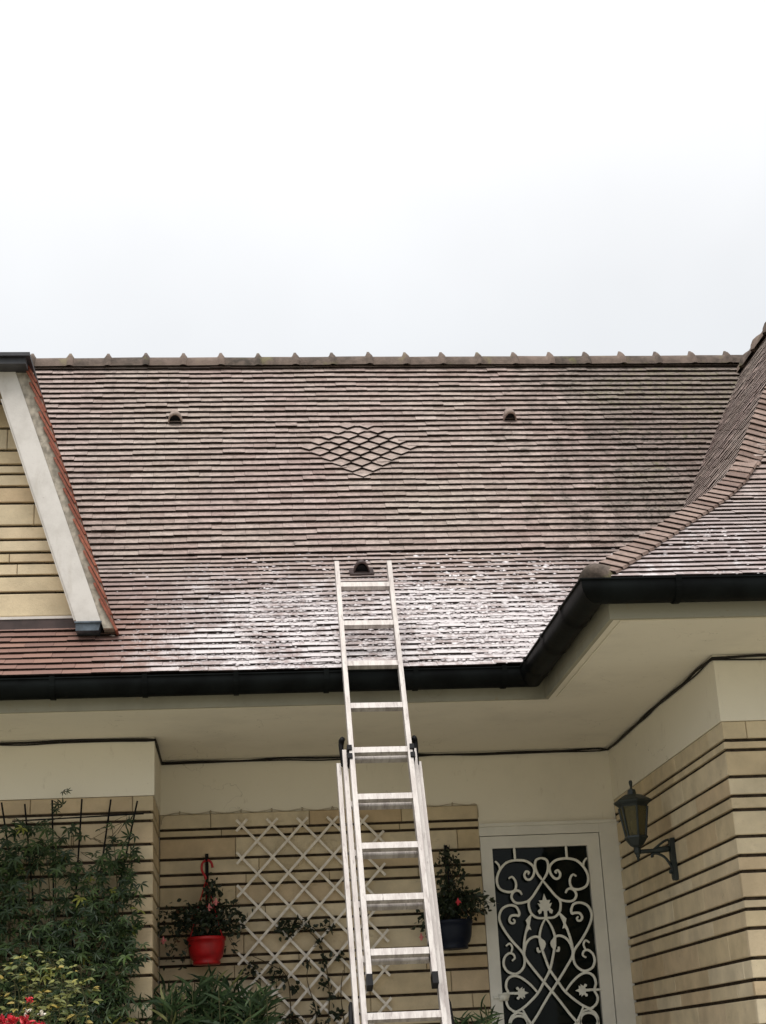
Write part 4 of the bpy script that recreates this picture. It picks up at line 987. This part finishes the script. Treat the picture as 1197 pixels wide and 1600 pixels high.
fuchsia(1.285, 9.455, .80, 'dark fuchsia with a few pink flowers growing in the navy pot',
        [(-.02, .40, 1.2), (.03, .36, 1), (.05, .28, 1), (-.05, .26, 1), (-.03, .16, 1.4), (.03, .15, 1.4), (.08, .14, 1.3), (.12, .11, 1.2), (.16, .10, 1), (.21, .08, .8), (.25, .10, .7), (.13, .03, 1), (-.12, .10, 1), (-.17, .06, 1.2), (-.20, .0, 1), (-.16, -.05, .8), (-.08, .07, 1.4), (.0, .09, 1.4), (.06, .06, 1.4)], 62, [(.03, .11, 'petal'), (-.205, -.085, 'ppetal')], 2)
# strap-leaved shrubs at the foot of the porch
def strap_shrub(cx, cy, z0, zt, wx, n, label, sz=.16, T=STRAP, mat='straplf', wy=.2):
    t = thing('strap_leaf_shrub', (cx, cy, z0), label, 'shrub'); st = MB(); fo = MB()
    for i in range(n):
        x = cx+rnd.uniform(-wx, wx); y = cy+rnd.uniform(-wy, wy); top = zt-(abs(x-cx)/wx)**2*.12-rnd.random()**1.3*.28
        curve_stem(st, [(cx+(x-cx)*.5, y, z0), (x, y, (z0+top)/2), (x+rnd.uniform(-.04, .04), y-.02, top)], .004, .002, 4)
        for j in range(30):
            tt = rnd.random(); p = np.array([x+rnd.gauss(0, .015), y, top-tt*.40]); a = rnd.uniform(0, 2*pi); el = .9-1.2*tt+rnd.gauss(0, .3)
            put(fo, T, p, (math.cos(a), math.sin(a)*.8, el), sz*rnd.uniform(.6, 1.1), min(1, abs(rnd.gauss(.4, .3))), np.array([0, 0, 1.]) if rnd.random() < .6 else None)
    st.obj('stem', 'gstem', t, True); tag(fo.obj('foliage', mat, t), kind='stuff')
strap_shrub(-.20, 8.95, GZ, .50, .36, 70, 'dark strap-leaved shrub under the red hanging pot', .15)
strap_shrub(1.33, 8.9, GZ, .29, .22, 16, 'narrow-leaved shrub at the foot of the front door beside the ladder', .13)
# flowering shrub in the open garden, lower left corner
fs_ = thing('flowering_shrub', (-.95, 6.6, GZ), 'yellow-green shrub with red and white flowers in front of the climber', 'shrub')
st = MB(); fo = MB()
def gpos(px, py, Yd):
    r = fw+rt*(px-598.5)/FPX+up*(800-py)/FPX; return r*(Yd/r[1])
tips = [(-.90, .53), (-.86, .50), (-.93, .48), (-.80, .44), (-.74, .50), (-.70, .44), (-.66, .47), (-.63, .40), (-.78, .53), (-.84, .42), (-.90, .38), (-.72, .36), (-.67, .33), (-.97, .45), (-1.0, .5), (-.82, .34), (-.76, .40), (-.93, .33)]
for i, (x, z) in enumerate(tips):
    z -= .045; y = 6.6+rnd.uniform(-.14, .14); c = [(-.95+rnd.uniform(-.1, .1), y, GZ), (x-.12+rnd.uniform(-.12, .12), y, -.35), (x+rnd.uniform(-.10, .06), y, z-.22), (x+rnd.uniform(-.03, .03), y, z-.07), (x+rnd.uniform(-.05, .05), y-.03, z)]; curve_stem(st, c, .0035, .0011, 5); q = catmull(c, 10)
    for j in range(13):
        p = q[max(0, len(q)-1-int(rnd.random()**1.1*17))]; a = rnd.uniform(0, 2*pi); dd_ = np.array([math.cos(a), math.sin(a)*.7-.2, rnd.uniform(-.3, .5)]); tn = min(1, abs(rnd.gauss(.45, .32))); ls = rnd.uniform(.020, .040)
        curve_stem(st, [p, p+dd_*.018+np.array([0, 0, .004]), p+dd_*.036], .0009, .0007, 4)
        for w_ in (-.8, 0, .8) if rnd.random() < .65 else (0,):
            e_ = np.array([dd_[0]*math.cos(w_)-dd_[1]*math.sin(w_), dd_[0]*math.sin(w_)+dd_[1]*math.cos(w_), dd_[2]-.15+rnd.gauss(0, .15)])
            put(fo, OVATE, p+dd_*.034, e_, ls*rnd.uniform(.75, 1.1), min(1, max(0, tn+rnd.gauss(0, .08))), np.array([rnd.gauss(0, .4), -.45, .8]))
st.obj('stem', 'gstem', fs_, True); tag(fo.obj('foliage', 'rose', fs_), kind='stuff')
for (x, z, s) in ((-.90, .255, .055), (-.85, .250, .055), (-.80, .235, .045), (-.95, .26, .055), (-.835, .338, .026)):
    m = MB(); c = np.array([x, 6.45, z-.03])
    for j in range(44): put(m, OVATE, c+rng.standard_normal(3)*s*.17, rng.standard_normal(3)+np.array([0, -.7, .5]), s*rnd.uniform(.32, .6), rnd.random())
    m.obj('flower', 'petal', fs_)
for (x, z) in ((-.845, .290), (-.79, .282)):
    m = MB(); c = np.array([x, 6.44, z-.03])
    for j in range(8): put(m, OVATE, c+rng.standard_normal(3)*.006, rng.standard_normal(3)+np.array([0, -.7, .5]), .020, .5)
    m.obj('flower', 'wpetal', fs_)
for o in ROOTS:
    if '_w' in o.keys(): del o['_w']
